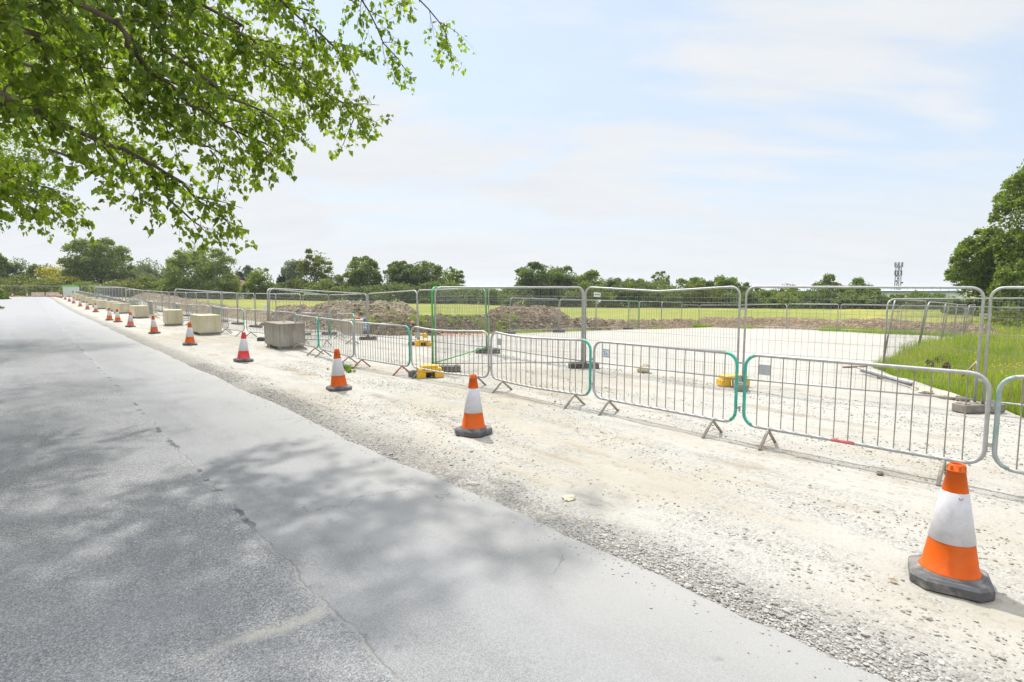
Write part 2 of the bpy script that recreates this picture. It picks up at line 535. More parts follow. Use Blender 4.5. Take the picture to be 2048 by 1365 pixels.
    c = t.mix(t.math('MULTIPLY', hair, 0.55), c, (0.085, 0.083, 0.08))
    rust = t.mapr(t.noise(t.mapping(ob, loc=(2.1, 0.6, 0)), 1.0, 5, 0.65), 0.64, 0.75)
    c = t.mix(t.math('MULTIPLY', rust, 0.3), c, (0.16, 0.12, 0.10))
    b = t.n('ShaderNodeBsdfPrincipled', {'Base Color': c, 'Roughness': 0.85, 'Specular IOR Level': 0.3})
    d1 = t.voro(ob, 140.0, out='Distance')
    hgt = t.math('MULTIPLY', d1, t.mapr(right, 0, 1, -1.0, -0.45))
    hgt = t.math('SUBTRACT', hgt, t.math('MULTIPLY', seam, 0.6))
    bn = t.n('ShaderNodeBump', {'Height': hgt, 'Strength': 0.45, 'Distance': 0.005})
    t.t.links.new(bn.outputs[0], b.inputs['Normal'])
    finish(t, b.outputs[0])
    return m


def limestone():
    m, t = mat('crushed_limestone')
    ob = t.n('ShaderNodeTexCoord').outputs['Object']                 # x = across, y = along the road
    sp = t.n('ShaderNodeSeparateXYZ', {0: ob})
    X, Y = sp.outputs[0], sp.outputs[1]
    ln = t.mapping(ob, sc=(1.0, 0.30, 1.0))
    big = t.noise(ln, 0.55, 7, 0.6)
    med = t.noise(ln, 2.6, 8, 0.68)
    fine = t.noise(ob, 34.0, 6, 0.72)
    st = t.voro(ob, 52.0)
    sv = t.n('ShaderNodeSeparateColor', {0: st}).outputs[0]
    st2 = t.voro(ob, 24.0)
    sv2 = t.n('ShaderNodeSeparateColor', {0: st2}).outputs[2]
    c = t.mix(t.mapr(big, 0.3, 0.7), (0.352, 0.334, 0.292), (0.40, 0.384, 0.345))
    tan_ = t.mapr(t.noise(t.mapping(ob, loc=(8.1, 2.2, 0), sc=(1.0, 0.45, 1.0)), 0.42, 8, 0.66), 0.46, 0.62)
    c = t.mix(t.math('MULTIPLY', tan_, t.mapr(X, 7.0, 11.0, 0.7, 0.25)), c, (0.30, 0.258, 0.188))
    grav = t.mapr(med, 0.48, 0.58)                                   # gravelly patches
    gcol = t.ramp(sv, [(0.0, (0.20, 0.192, 0.172)), (0.35, (0.325, 0.314, 0.285)), (1.0, (0.42, 0.41, 0.38))])
    c = t.mix(t.math('MULTIPLY', grav, 0.62), c, gcol)
    dirt = t.mapr(t.noise(t.mapping(ob, loc=(3.3, 1.2, 0), sc=(1.0, 0.25, 1.0)), 1.5, 9, 0.74), 0.53, 0.66)
    near_side = t.mapr(X, 9.5, 12.5, 1.0, 0.45)
    c = t.mix(t.math('MULTIPLY', t.math('MULTIPLY', dirt, near_side), 0.75), c, (0.235, 0.195, 0.14))
    specks = t.math('MULTIPLY', t.mapr(sv2, 0.90, 0.95), t.mapr(fine, 0.42, 0.6))
    c = t.mix(t.math('MULTIPLY', specks, 0.55), c, (0.17, 0.145, 0.11))
    c = t.mix(t.math('MULTIPLY', t.mapr(fine, 0.53, 0.70), 0.42), c, (0.22, 0.195, 0.155))
    # grey road planings next to the tarmac
    ge = t.mapr(t.math('ADD', X, t.math('MULTIPLY', t.math('SUBTRACT', med, 0.5), 1.3)), 3.6, 3.05)
    gg = t.ramp(sv, [(0.0, (0.13, 0.121, 0.106)), (0.5, (0.215, 0.203, 0.182)), (1.0, (0.33, 0.315, 0.285))])
    c = t.mix(t.math('MULTIPLY', ge, 0.85), c, gg)
    b = t.n('ShaderNodeBsdfPrincipled', {'Base Color': c, 'Roughness': 0.95, 'Specular IOR Level': 0.15})
    d1 = t.voro(ob, 52.0, out='Distance')
    hgt = t.math('ADD', t.math('MULTIPLY', t.math('MULTIPLY', d1, -1.0), t.math('ADD', grav, t.math('ADD', ge, 0.12))), t.math('MULTIPLY', fine, 1.1))
    hgt = t.math('ADD', hgt, t.math('MULTIPLY', med, 1.6))
    bn = t.n('ShaderNodeBump', {'Height': hgt, 'Strength': 0.75, 'Distance': 0.014})
    t.t.links.new(bn.outputs[0], b.inputs['Normal'])
    finish(t, b.outputs[0])
    return m


def meadow():
    m, t = mat('meadow')
    ob = t.n('ShaderNodeTexCoord').outputs['Object']
    st = t.mapping(ob, rot=(0, 0, 0.0), sc=(0.35, 1.0, 1.0))
    a = t.noise(st, 0.10, 6, 0.62)
    b_ = t.noise(ob, 0.9, 7, 0.7)
    f = t.noise(ob, 7.0, 6, 0.75)
    c = t.mix(t.mapr(a, 0.35, 0.65), (0.20, 0.225, 0.045), (0.30, 0.285, 0.085))
    c = t.mix(t.math('MULTIPLY', t.mapr(b_, 0.4, 0.65), 0.6), c, (0.155, 0.20, 0.034))
    c = t.mix(t.math('MULTIPLY', t.mapr(t.noise(st, 0.22, 8, 0.7), 0.52, 0.66), 0.5), c, (0.42, 0.35, 0.06))
    c = t.mix(t.math('MULTIPLY', t.mapr(f, 0.5, 0.75), 0.5), c, (0.13, 0.155, 0.035))
    b = t.n('ShaderNodeBsdfPrincipled', {'Base Color': c, 'Roughness': 0.9, 'Specular IOR Level': 0.1})
    bn = t.n('ShaderNodeBump', {'Height': t.math('ADD', f, b_), 'Strength': 0.6, 'Distance': 0.15})
    t.t.links.new(bn.outputs[0], b.inputs['Normal'])
    finish(t, b.outputs[0])
    return m


def soil(name, c0, c1, c2, green=0.35):
    m, t = mat(name)
    ob = t.n('ShaderNodeTexCoord').outputs['Object']
    a = t.noise(ob, 1.1, 7, 0.65)
    f = t.noise(ob, 6.0, 7, 0.72)
    cl = t.n('ShaderNodeSeparateColor', {0: t.voro(ob, 7.0)}).outputs[0]
    c = t.mix(t.mapr(a, 0.35, 0.65), c0, c1)
    c = t.mix(t.math('MULTIPLY', t.mapr(f, 0.45, 0.7), 0.7), c, c2)
    c = t.mix(t.math('MULTIPLY', t.mapr(cl, 0.72, 0.9), 0.6), c, tuple(x * 1.5 for x in c1))
    g = t.mapr(t.noise(t.mapping(ob, loc=(4, 2, 9)), 0.75, 6, 0.65), 0.55, 0.66)
    c = t.mix(t.math('MULTIPLY', g, green), c, (0.15, 0.19, 0.035))
    b = t.n('ShaderNodeBsdfPrincipled', {'Base Color': c, 'Roughness': 0.95, 'Specular IOR Level': 0.1})
    bn = t.n('ShaderNodeBump', {'Height': t.math('ADD', f, t.math('MULTIPLY', t.voro(ob, 9.0, out='Distance'), -0.8)), 'Strength': 1.0, 'Distance': 0.22})
    t.t.links.new(bn.outputs[0], b.inputs['Normal'])
    finish(t, b.outputs[0])
    return m


def gravelmat(name, stops):
    m, t = mat(name)
    rnd = t.n('ShaderNodeNewGeometry').outputs['Random Per Island']
    c = t.ramp(rnd, stops)
    ob = t.n('ShaderNodeTexCoord').outputs['Object']
    c = t.mix(t.math('MULTIPLY', t.noise(ob, 60, 4, 0.7), 0.35), c, (0.16, 0.15, 0.13))
    b = t.n('ShaderNodeBsdfPrincipled', {'Base Color': c, 'Roughness': 0.9, 'Specular IOR Level': 0.2})
    finish(t, b.outputs[0])
    return m


M['asphalt'] = asphalt()
M['limestone'] = limestone()
M['meadow'] = meadow()
M['soil'] = soil('brown_topsoil', (0.23, 0.166, 0.108), (0.35, 0.262, 0.178), (0.14, 0.095, 0.06), 0.30)
M['soil_pale'] = soil('dry_pale_soil', (0.26, 0.195, 0.13), (0.39, 0.315, 0.225), (0.15, 0.105, 0.068), 0.55)
M['soil_grassy'] = soil('weedy_soil', (0.13, 0.095, 0.05), (0.20, 0.155, 0.095), (0.075, 0.055, 0.03), 0.9)
M['stone_grey'] = gravelmat('grey_gravel', [(0, (0.24, 0.23, 0.207)), (0.5, (0.345, 0.33, 0.298)), (1, (0.45, 0.43, 0.39))])
M['stone_pale'] = gravelmat('pale_pebbles', [(0, (0.20, 0.187, 0.155)), (0.5, (0.35, 0.333, 0.285)), (1, (0.43, 0.415, 0.37))])
M['clod'] = gravelmat('soil_clods', [(0, (0.11, 0.075, 0.045)), (0.5, (0.25, 0.185, 0.12)), (1, (0.44, 0.38, 0.29))])

# ================================================================== the setting
ROADROT = math.atan2(-UX, UY)                                  # local +Y runs along the road


def grid_obj(name, ss_, tfun, zfun, material, kind='structure', skirt=0.10):
    """sheet laid out along the road: tfun(s) gives the list of t rows for one s"""
    rows = [tfun(s) for s in ss_]
    nt = len(rows[0])
    V = np.zeros((len(ss_) * nt, 3))
    i = 0
    for s, ts in zip(ss_, rows):
        for j, t in enumerate(ts):
            V[i] = (t, s, zfun(s, t, j))
            i += 1
    ns = len(ss_)
    idx = np.arange(ns * nt).reshape(ns, nt)
    FA = np.stack([idx[:-1, :-1], idx[:-1, 1:], idx[1:, 1:], idx[1:, :-1]], -1).reshape(-1, 4)
    o = np_mesh(name, V, FA, material, smooth=True)
    o.rotation_euler = (0, 0, ROADROT)
    o['kind'] = kind
    return o


def lin(a, b, step):
    n = max(2, int(round((b - a) / step)) + 1)
    return list(np.linspace(a, b, n))


def nz(x, y, sc, o=0.0):
    return noise.noise(Vector((x * sc + o, y * sc - o, o * 0.7)))


# land to the horizon (meadow), local frame = road frame
def axis(lo, hi, dense, step, grow=1.22):
    a = list(np.arange(-dense, dense + 1e-6, step))
    q, d = dense, step
    while q < hi:
        d *= grow
        q += d
        a.append(q)
    q, d = -dense, step
    while q > lo:
        d *= grow
        q -= d
        a.insert(0, q)
    return a


AX = axis(-4200, 4200, 100, 2.0)


def land_z(s, t, j):
    z = H(s, t) - 0.07
    x, y = ST(s, t)
    if -3.2 < t < 11 and -20 < s < 135:
        z -= 0.10
    r = math.hypot(x, y)
    z += 0.05 * nz(x, y, 0.35, 3.1) * (1 if r < 200 else 0)
    return z


grid_obj('ground', AX, lambda s: AX, land_z, M['meadow'])


# road
def road_edge(s):
    return 2.91 + 0.09 * (1 - ss(s, 1.5, 4.0)) + 0.09 * nz(s, 0.3, 0.42, 1.0) + 0.035 * nz(s, 1.3, 1.9, 4.0) + 0.022 * nz(s, 3.3, 6.5, 2.0) + 0.012 * nz(s, 7.3, 15.0, 2.0)


def road_left(s):
    return -2.75 + 0.06 * nz(s, 5.3, 0.5, 2.0) - 13.0 * ss(s, 106, 121)


def road_rows(s):
    a, b = road_left(s), road_edge(s)
    inner = list(np.linspace(a + 0.15, b - 0.10, 24))
    return [a, a + 0.05] + inner + [b - 0.03, b - 0.004, b]


def road_z(s, t, j):
    z = H(s, max(t, -2.6)) + 0.035 - 0.008 * (t * 0.5) ** 2 * 0.5
    z += 0.006 * nz(s, t, 1.1, 8.0)
    if j in (0,):
        z -= 0.08
    if j == 28:
        z -= 0.075
    if j == 27:
        z -= 0.02
    return z


grid_obj('road', lin(-9, -2, 0.25) + lin(-1.95, 12, 0.05) + lin(12.2, 20, 0.25) + lin(20.5, 60, 0.7)[0:] + lin(61, 127, 1.2), road_rows, road_z, M['asphalt'])


# crushed limestone verge and hardstanding
def tmax(s):
    if s < 1.2:
        return 11.0 + 0.12 * nz(s, 2.0, 1.2)
    if s < 4.8:
        return 11.0 + (s - 1.2) * 1.55 + 0.25 * nz(s, 2.0, 1.4)
    if s < 7.0:
        return 16.6 + (s - 4.8) / 2.2 * 22.8 + 0.4 * nz(s, 2.0, 2.0)
    if s < 22.2:
        return 39.4 + 0.3 * nz(s, 4.0, 0.9)
    if s < 23.0:
        return 39.4 - (s - 22.2) / 0.8 * 25.4
    return 14.0 - 2.2 * ss(s, 23, 32) + 0.3 * nz(s, 6.0, 0.5)


NEAR_T = lin(0, 4.3, 0.055) + lin(4.4, 7.2, 0.11)
FARF = list(np.linspace(0.02, 1.0, 34)) + [1.0]


def verge_rows(s):
    a = 2.74
    b = a + NEAR_T[-1]
    m_ = tmax(s)
    return [a + q for q in NEAR_T] + [b + (m_ - b) * f for f in FARF]


NV = len(NEAR_T) + len(FARF)


def verge_z(s, t, j):
    z = H(s, t)
    amp = 1.0 if s < 16 else 0.6
    z += amp * (0.018 * nz(s * 0.45, t, 1.5, 5.0) + 0.010 * nz(s * 0.6, t, 5.0, 7.0) + 0.007 * nz(s, t, 13.0, 9.0))
    # wheel ruts running along the verge
    for tr in (4.95, 5.55):
        z -= 0.022 * math.exp(-((t - tr - 0.25 * nz(s, tr, 0.25)) / 0.13) ** 2) * (0.6 + 0.8 * nz(s, tr, 0.6, 3))
    if t < 3.5:
        z += 0.030 * math.exp(-((t - 3.25) / 0.22) ** 2) * (0.7 + nz(s, t, 1.1, 6))
        z -= 0.03 * ss(3.0 - t, 0, 0.25)
    if 9 < t:
        z += 0.035 * nz(s, t, 0.35, 11) * (0.4 if t < 12 else 1.0)
    if j == NV - 1:
        z -= 0.25
    return z


S_V = lin(-9, -2, 0.3) + lin(-1.94, 11, 0.06) + lin(11.1, 24, 0.12) + lin(24.5, 60, 0.5) + lin(61, 128, 1.2)
grid_obj('hardstanding', S_V, verge_rows, verge_z, M['limestone'])


# ------------------------------------------------------------------ loose gravel
def ico():
    bm = bmesh.new()
    bmesh.ops.create_icosphere(bm, subdivisions=1, radius=1.0)
    V = np.array([v.co[:] for v in bm.verts])
    FA = np.array([[v.index for v in f.verts] for f in bm.faces])
    bm.free()
    return V, FA


ICO_V, ICO_F = ico()


def stones(name, pts, sizes, material, label=None, kind='stuff'):
    n = len(pts)
    k = len(ICO_V)
    D = ICO_V[None] * (1 + RNG.uniform(-0.28, 0.28, (n, k, 1)))
    D = D * np.stack([RNG.uniform(0.7, 1.25, n), RNG.uniform(0.7, 1.25, n), RNG.uniform(0.45, 0.8, n)], -1)[:, None]
    a = RNG.uniform(0, 2 * math.pi, n)
    c, s_ = np.cos(a)[:, None], np.sin(a)[:, None]
    X = D[..., 0] * c - D[..., 1] * s_
    Y = D[..., 0] * s_ + D[..., 1] * c
    D = np.stack([X, Y, D[..., 2]], -1) * np.array(sizes)[:, None, None]
    V = (D + np.array(pts)[:, None]).reshape(-1, 3)
    FA = (ICO_F[None] + (np.arange(n) * k)[:, None, None]).reshape(-1, 3)
    o = np_mesh(name, V, FA, material)
    o['kind'] = kind
    if label:
        o['label'] = label
    return o


pts, sz = [], []
while len(pts) < 16000:
    s = -1.6 + 17 * random.random() ** 1.7
    t = road_edge(s) - 0.02 + abs(random.gauss(0, 0.21)) + 0.02
    near = ss(3.2 - s, 0, 3)
    if nz(s * 0.6, t, 1.3, 2.0) + 0.25 + 0.35 * near < random.random() * 0.7:
        continue
    r = random.choice([0.004, 0.005, 0.006, 0.007, 0.009, 0.012]) * random.uniform(0.7, 1.2)
    if random.random() < 0.02:
        r *= 2.0
    x, y = ST(s, t)
    pts.append((x, y, verge_z(s, t, 1) + r * 0.25))
    sz.append(r)
for _ in range(700):                                            # grit thrown onto the tarmac
    s = -1.5 + 15 * random.random() ** 1.5
    t = road_edge(s) - abs(random.gauss(0, 0.16))
    r = random.choice([0.003, 0.004, 0.004, 0.006, 0.008])
    x, y = ST(s, t)
    pts.append((x, y, road_z(s, t, 10) + r * 0.3))
    sz.append(r)
tag(stones('gravel', pts, sz, M['stone_grey']), 'loose grey road gravel along the edge of the tarmac', 'gravel')
pts, sz = [], []
while len(pts) < 15000:
    s = -1.6 + 16 * random.random() ** 1.5
    t = random.uniform(3.2, 10.5)
    q = nz(s * 0.3, t, 1.3, 14.0)
    if q + 0.12 < random.random() * 0.55:
        continue
    r = random.choice([0.005, 0.006, 0.007, 0.008, 0.010, 0.013]) * random.uniform(0.7, 1.2)
    if random.random() < 0.012:
        r *= 2.0
    x, y = ST(s, t)
    pts.append((x, y, verge_z(s, t, 1) + r * 0.2))
    sz.append(r)
tag(stones('pebbles', pts, sz, M['stone_pale']), 'pale limestone pebbles scattered over the verge', 'pebbles')


# ------------------------------------------------------------------ grass
def blades(name, pts, hts, wid, material, label, cat='grass', lean=0.35, kind='stuff'):
    n = len(pts)
    pts = np.array(pts)
    hts = np.array(hts)
    wid = np.array(wid)
    a = RNG.uniform(0, 2 * math.pi, n)
    la = RNG.uniform(0, 2 * math.pi, n)
    L = RNG.uniform(0.05, lean, n) * hts
    w_ = np.stack([np.cos(a), np.sin(a), np.zeros(n)], -1) * wid[:, None]
    bend = np.stack([np.cos(la), np.sin(la), np.zeros(n)], -1) * L[:, None]
    up = np.array([0, 0, 1.0])
    b0, b1 = pts - w_, pts + w_
    mid = pts + bend * 0.35 + up * (hts * 0.55)[:, None]
    m0, m1 = mid - w_ * 0.8, mid + w_ * 0.8
    tip = pts + bend + up * hts[:, None]
    V = np.stack([b0, b1, m1, m0, tip], 1).reshape(-1, 3)
    o = (np.arange(n) * 5)[:, None]
    FA = np.concatenate([o + [0, 1, 2], o + [0, 2, 3], o + [3, 2, 4]], 0)
    ob = np_mesh(name, V, FA, material)
    tag(ob, label, cat, None, kind)
    return ob


def in_view(x, y, m=0.06):
    return y > 1.0 and abs(x / y) < 0.915 + m


# tall meadow grass to the right of the hardstanding
pts, hs, ws = [], [], []
flow, tries = [], 0
while len(pts) < 95000 and tries < 1400000:
    tries += 1
    y = 8.0 + 62 * random.random() ** 2.4
    x = y * random.uniform(0.50, 0.98)
    s, t = toST(x, y)
    if s > 9.5 or t < 10.9 or (s > 1.2 and t < tmax(s) + 0.05):
        continue
    if s > 7.0 and t < 41:
        continue
    d = math.hypot(x, y)
    clump = 0.55 + 0.9 * max(0, nz(x, y, 0.7, 2.0) + 0.35)
    h = random.uniform(0.16, 0.52) * clump
    edge = t - tmax(s) if s < 7 else 3
    if edge < 0.5:
        h *= 0.6
    pts.append((x, y, H(s, t) - 0.08))
    hs.append(h)
    ws.append(0.0034 * max(1.0, d / 11.0))
    if random.random() < 0.05 and nz(x, y, 0.25, 7.0) > -0.1 and edge > 0.6:
        flow.append((x, y, H(s, t) - 0.08 + h * 1.02))
blades('grass', pts, hs, ws, M['grass'], 'tall green meadow grass right of the white hardstanding')


def quads_at(name, P_, size, material, label, cat, kind='stuff'):
    n = len(P_)
    P_ = np.array(P_)
    d = RNG.normal(size=(n, 3))
    d[:, 2] = np.abs(d[:, 2]) + 0.5
    d /= np.linalg.norm(d, axis=1)[:, None]
    a = np.cross(d, RNG.normal(size=(n, 3)))
    a /= np.linalg.norm(a, axis=1)[:, None]
    b = np.cross(d, a)
    sz_ = np.array(size)[:, None]
    V = np.stack([P_ - a * sz_, P_ - b * sz_ * 0.9, P_ + a * sz_, P_ + b * sz_ * 0.9], 1).reshape(-1, 3)
    FA = (np.arange(n) * 4)[:, None] + np.array([0, 1, 2, 3])
    return tag(np_mesh(name, V, FA, material), label, cat, None, kind)


stk = [i for i in range(len(pts)) if random.random() < 0.075]
blades('grass_stalks', [pts[i] for i in stk], [hs[i] * 1.25 + 0.10 for i in stk], [ws[i] * 0.7 for i in stk], M['straw'], 'pale dry flowering stalks standing above the tall grass', 'grass', 0.25)
quads_at('buttercups', flow, [0.012 * max(1.0, p[1] / 16.0) for p in flow], M['buttercup'],
         'yellow buttercups in the tall grass on the right', 'wildflowers')

# grass fringe in front of and beyond the soil bank behind the hardstanding
pts, hs, ws = [], [], []
while len(pts) < 15000:
    s = random.uniform(6.5, 24.5)
    t = random.choice([random.uniform(38.3, 40.3), random.uniform(38.6, 39.8), random.uniform(43.0, 47.0)])
    if t < 41 and nz(s, t, 0.5, 3.0) < -0.02 + 0.35 * ss(s, 13.5, 18):
        continue
    x, y = ST(s, t)
    pts.append((x, y, H(s, t) - 0.08))
    hs.append(random.uniform(0.14, 0.42))
    ws.append(0.012)
for _ in range(7000):                                           # back-left corner
    t = random.uniform(17.5, 38)
    s = 22.6 + abs(random.gauss(0, 0.7)) + 0.25 * nz(t, 0, 0.9)
    if nz(s, t, 0.6, 5.0) < -0.05:
        continue
    x, y = ST(s, t)
    pts.append((x, y, H(s, t) - 0.06))
    hs.append(random.uniform(0.06, 0.22))
    ws.append(0.010)
blades('grass', pts, hs, ws, M['grass'], 'rough green grass fringe along the far edge of the hardstanding')

# verge on the left of the road
pts, hs, ws = [], [], []
while len(pts) < 9000:
    s = random.uniform(30, 112)
    t = -2.85 - abs(random.gauss(0, 1.3))
    x, y = ST(s, t)
    if not in_view(x, y, 0.02):
        continue
    pts.append((x, y, H(s, t) - 0.08))
    hs.append(random.uniform(0.15, 0.45))
    ws.append(0.02)
blades('grass', pts, hs, ws, M['grass'], 'rough green grass on the verge left of the road')


# ------------------------------------------------------------------ soil heaps and banks
def heap(name, s0, s1, t0, t1, prof, material, label, cat='soil heap', res=0.22, seed=0.0, rough=0.16):
    """a mound over a rectangle of the road frame; prof(s, t) -> height"""
    S_, T_ = lin(s0, s1, res), lin(t0, t1, res)
    cs, ct = (s0 + s1) / 2, (t0 + t1) / 2
    zc = H(cs, ct)
    V = np.zeros((len(S_) * len(T_), 3))
    i = 0
    for s in S_:
        for t in T_:
            h = prof(s, t)
            k = min(1.0, max(0.0, h) * 2.5)
            r = noise.fractal(Vector((s * 1.1 + seed, t * 1.1, seed)), 0.9, 2.1, 6)
            r2 = abs(noise.noise(Vector((s * 2.9, t * 2.9 + seed, 1.7)))) + 0.6 * abs(noise.noise(Vector((s * 6.1, t * 6.1, seed))))
            r3 = abs(noise.noise(Vector((s * 1.35 + seed, t * 1.35, 5.1))))
            V[i] = (t - ct, s - cs, H(s, t) - zc + h + k * rough * (r + 1.5 * (r2 - 0.25) + 1.6 * (r3 - 0.2)))
            i += 1
    n, m_ = len(S_), len(T_)
    idx = np.arange(n * m_).reshape(n, m_)
    FA = np.stack([idx[:-1, :-1], idx[:-1, 1:], idx[1:, 1:], idx[1:, :-1]], -1).reshape(-1, 4)
    o = np_mesh(name, V, FA, material, smooth=False)
    x, y = ST(cs, ct)
    o.location = (x, y, zc)
    o.rotation_euler = (0, 0, ROADROT)
    return tag(o, label, cat)


def dome(cs, ct, rs, rt, h, flat=0.55):
    def f(s, t):
        q = math.hypot((s - cs) / rs, (t - ct) / rt)
        return h * (1 - ss(q, 1 - flat, 1.0)) - 0.15
    return f


# long bank behind the fence beside the road, rising away from the camera
def longbank(s, t):
    cr = 0.30 + 0.5 * ss(s, 42, 62) + 0.28 * ss(s, 62, 100)
    w0 = 1 - ss(abs(t - 14.6) / (2.9 + 0.5 * nz(s, 0, 0.2)), 0.15, 1.0)
    return cr * w0 * ss(s, 28, 36) * (1 - ss(s, 104, 112)) - 0.15


heap('soil_bank', 27, 112, 11.2, 18.4, longbank, M['soil_pale'], 'long bare brown soil bank behind the roadside fence on the left', 'soil bank', 0.4, 3.0, 0.14)
heap('soil_heap', 25.8, 38.5, 10.6, 21.0, lambda s, t: max(max(dome(31.6, 15.6, 4.8, 4.9, 1.58, 0.6)(s, t), dome(34.5, 13.2, 3.5, 3.2, 1.2)(s, t)), dome(27.8, 14.2, 2.0, 2.2, 0.8)(s, t)), M['soil_pale'],
     'wide pale soil heap with weeds left of the green gate panel', seed=5.0, rough=0.19)
heap('soil_bank', 23.4, 27.4, 12.4, 22.6, lambda s, t: 0.95 * (1 - ss(abs(s - 25.4) / 1.9, 0.2, 1)) * ss(t, 12.4, 14) * (1 - ss(t, 21.3, 22.6)) - 0.12,
     M['soil_grassy'], 'low weedy soil bank seen through the green gate panel', 'soil bank', 0.2, 9.0)
heap('soil_heap', 23.2, 30.0, 19.0, 30.8, lambda s, t: max(dome(26.4, 24.2, 3.0, 5.0, 1.42, 0.62)(s, t), dome(24.9, 28.2, 1.6, 2.6, 0.75)(s, t)), M['soil'],
     'brown soil heap behind the mesh fence right of the green gate panel', seed=12.0, rough=0.20)
heap('soil_bank', 22.9, 26.4, 28.4, 41.0, lambda s, t: 0.62 * (1 - ss(abs(s - 24.6) / 1.6, 0.1, 1)) * ss(t, 28.4, 30) - 0.12, M['soil'],
     'low brown soil bank at the back corner beside the small green panel', 'soil bank', 0.22, 15.0)
heap('soil_bank', 5.0, 25.6, 39.6, 44.6, lambda s, t: (0.78 + 0.15 * nz(s, 0, 0.3)) * (1 - ss(abs(t - 42.0) / 2.2, 0.25, 1)) * ss(s, 5.0, 7.0) * (1 - ss(s, 24, 25.6)) - 0.12, M['soil'],
     'straight brown soil bank behind the far mesh fence', 'soil bank', 0.22, 21.0, 0.10)

# clods and rubble lying on the heaps
pts, sz = [], []
for (s0, s1, t0, t1, pf, n_) in ((26.5, 36.5, 11.5, 20.6, lambda s, t: max(dome(31.6, 15.6, 4.8, 4.9, 1.58, 0.6)(s, t), dome(27.8, 14.2, 2.0, 2.2, 0.8)(s, t)), 900),
                                 (23.4, 29.6, 19.4, 30.4, lambda s, t: max(dome(26.4, 24.2, 3.0, 5.0, 1.42, 0.62)(s, t), dome(24.9, 28.2, 1.6, 2.6, 0.75)(s, t)), 900),
                                 (23.5, 27.2, 12.6, 22.4, lambda s, t: 0.95 * (1 - ss(abs(s - 25.4) / 1.9, 0.2, 1)) - 0.12, 500)):
    k = 0
    while k < n_:
        s, t = random.uniform(s0, s1), random.uniform(t0, t1)
        h = pf(s, t)
        if h < 0.0:
            continue
        r = random.choice([0.03, 0.04, 0.05, 0.07, 0.10]) * random.uniform(0.7, 1.3)
        x, y = ST(s, t)
        pts.append((x, y, H(s, t) + h + random.uniform(-0.02, 0.10)))
        sz.append(r)
        k += 1
tag(stones('rubble', pts, sz, M['clod']), 'brown clods and rubble lying on the soil heaps', 'rubble')

# weeds on the heaps
pts, hs, ws = [], [], []


def weeds(n, s0, s1, t0, t1, prof, thr, seed, h0=0.06, h1=0.2):
    c = 0
    while c < n:
        s, t = random.uniform(s0, s1), random.uniform(t0, t1)
        h = prof(s, t)
        if h < 0.02 or nz(s, t, 0.8, seed) < thr:
            c += 0.2
            continue
        x, y = ST(s, t)
        pts.append((x, y, H(s, t) + h - 0.02))
        hs.append(random.uniform(h0, h1))
        ws.append(0.010)
        c += 1


weeds(5000, 26.5, 35.5, 12.0, 20.6, lambda s, t: dome(31.6, 15.6, 4.8, 4.9, 1.58, 0.6)(s, t), 0.18, 4.4)
weeds(9000, 23.6, 26.6, 13.0, 22.0, lambda s, t: 0.95 * (1 - ss(abs(s - 25.4) / 1.9, 0.2, 1)) - 0.12, 0.06, 1.4)
weeds(1500, 34, 70, 11.6, 17, longbank, 0.33, 6.4)
blades('weeds', pts, hs, ws, M['grass'], 'green weeds growing on the soil heaps', 'weeds')

# ================================================================== traffic cones
def make_cone(colour):
    root = empty('traffic_cone')
    b = MB()
    a, c = 0.205, 0.075
    loop = [(a, -a + c), (a, a - c), (a - c, a), (-a + c, a), (-a, a - c), (-a, -a + c), (-a + c, -a), (a - c, -a)]
    b.prism(loop, 0.0, 0.05)
    lo2 = [(x * 0.93, y * 0.93) for x, y in loop]
    n = len(loop)
    vs = [(x, y, 0.05) for x, y in loop] + [(x, y, 0.068) for x, y in lo2]
    b._add(vs, [[k, (k + 1) % n, n + (k + 1) % n, n + k] for k in range(n)] + [[n + k for k in range(n)]])
    b.lathe([(0.178, 0.068), (0.170, 0.080), (0.160, 0.084)], 28)
    b.build('base', M['rubber'], root)
    k = MB()
    R = lambda z: 0.150 - (z - 0.08) / 0.67 * 0.110
    k.lathe([(0.158, 0.082), (0.158, 0.090), (R(0.095), 0.095), (R(0.275), 0.275)], 36)
    k.lathe([(R(0.275), 0.275), (R(0.58), 0.58)], 36)
    k.lathe([(R(0.58), 0.58), (R(0.705), 0.705), (0.0505, 0.706), (0.0505, 0.712), (0.0455, 0.714), (0.0400, 0.748), (0.035, 0.752), (0.031, 0.748),
             (0.038, 0.66), (0.060, 0.5)], 36)
    for q in range(6):                                          # small ribs below the rim
        an = q * math.pi / 3 + 0.3
        k.box((0.044 * math.cos(an), 0.044 * math.sin(an), 0.728), (0.006, 0.010, 0.026), Matrix.Rotation(an, 3, 'Z'))
    k.build('body', M[colour], root)
    s = MB()
    s.lathe([(R(0.272) + 0.0005, 0.272), (R(0.274) + 0.003, 0.274), (R(0.578) + 0.003, 0.578), (R(0.58) + 0.0005, 0.58)], 36)
    an = -1.35                                                  # overlapping seam of the sleeve
    s.tube([((R(0.275) + 0.003) * math.cos(an), (R(0.275) + 0.003) * math.sin(an), 0.275), ((R(0.577) + 0.003) * math.cos(an), (R(0.577) + 0.003) * math.sin(an), 0.577)], 0.0016, 5)
    s.build('reflective_sleeve', M['sleeve'], root)
    return root


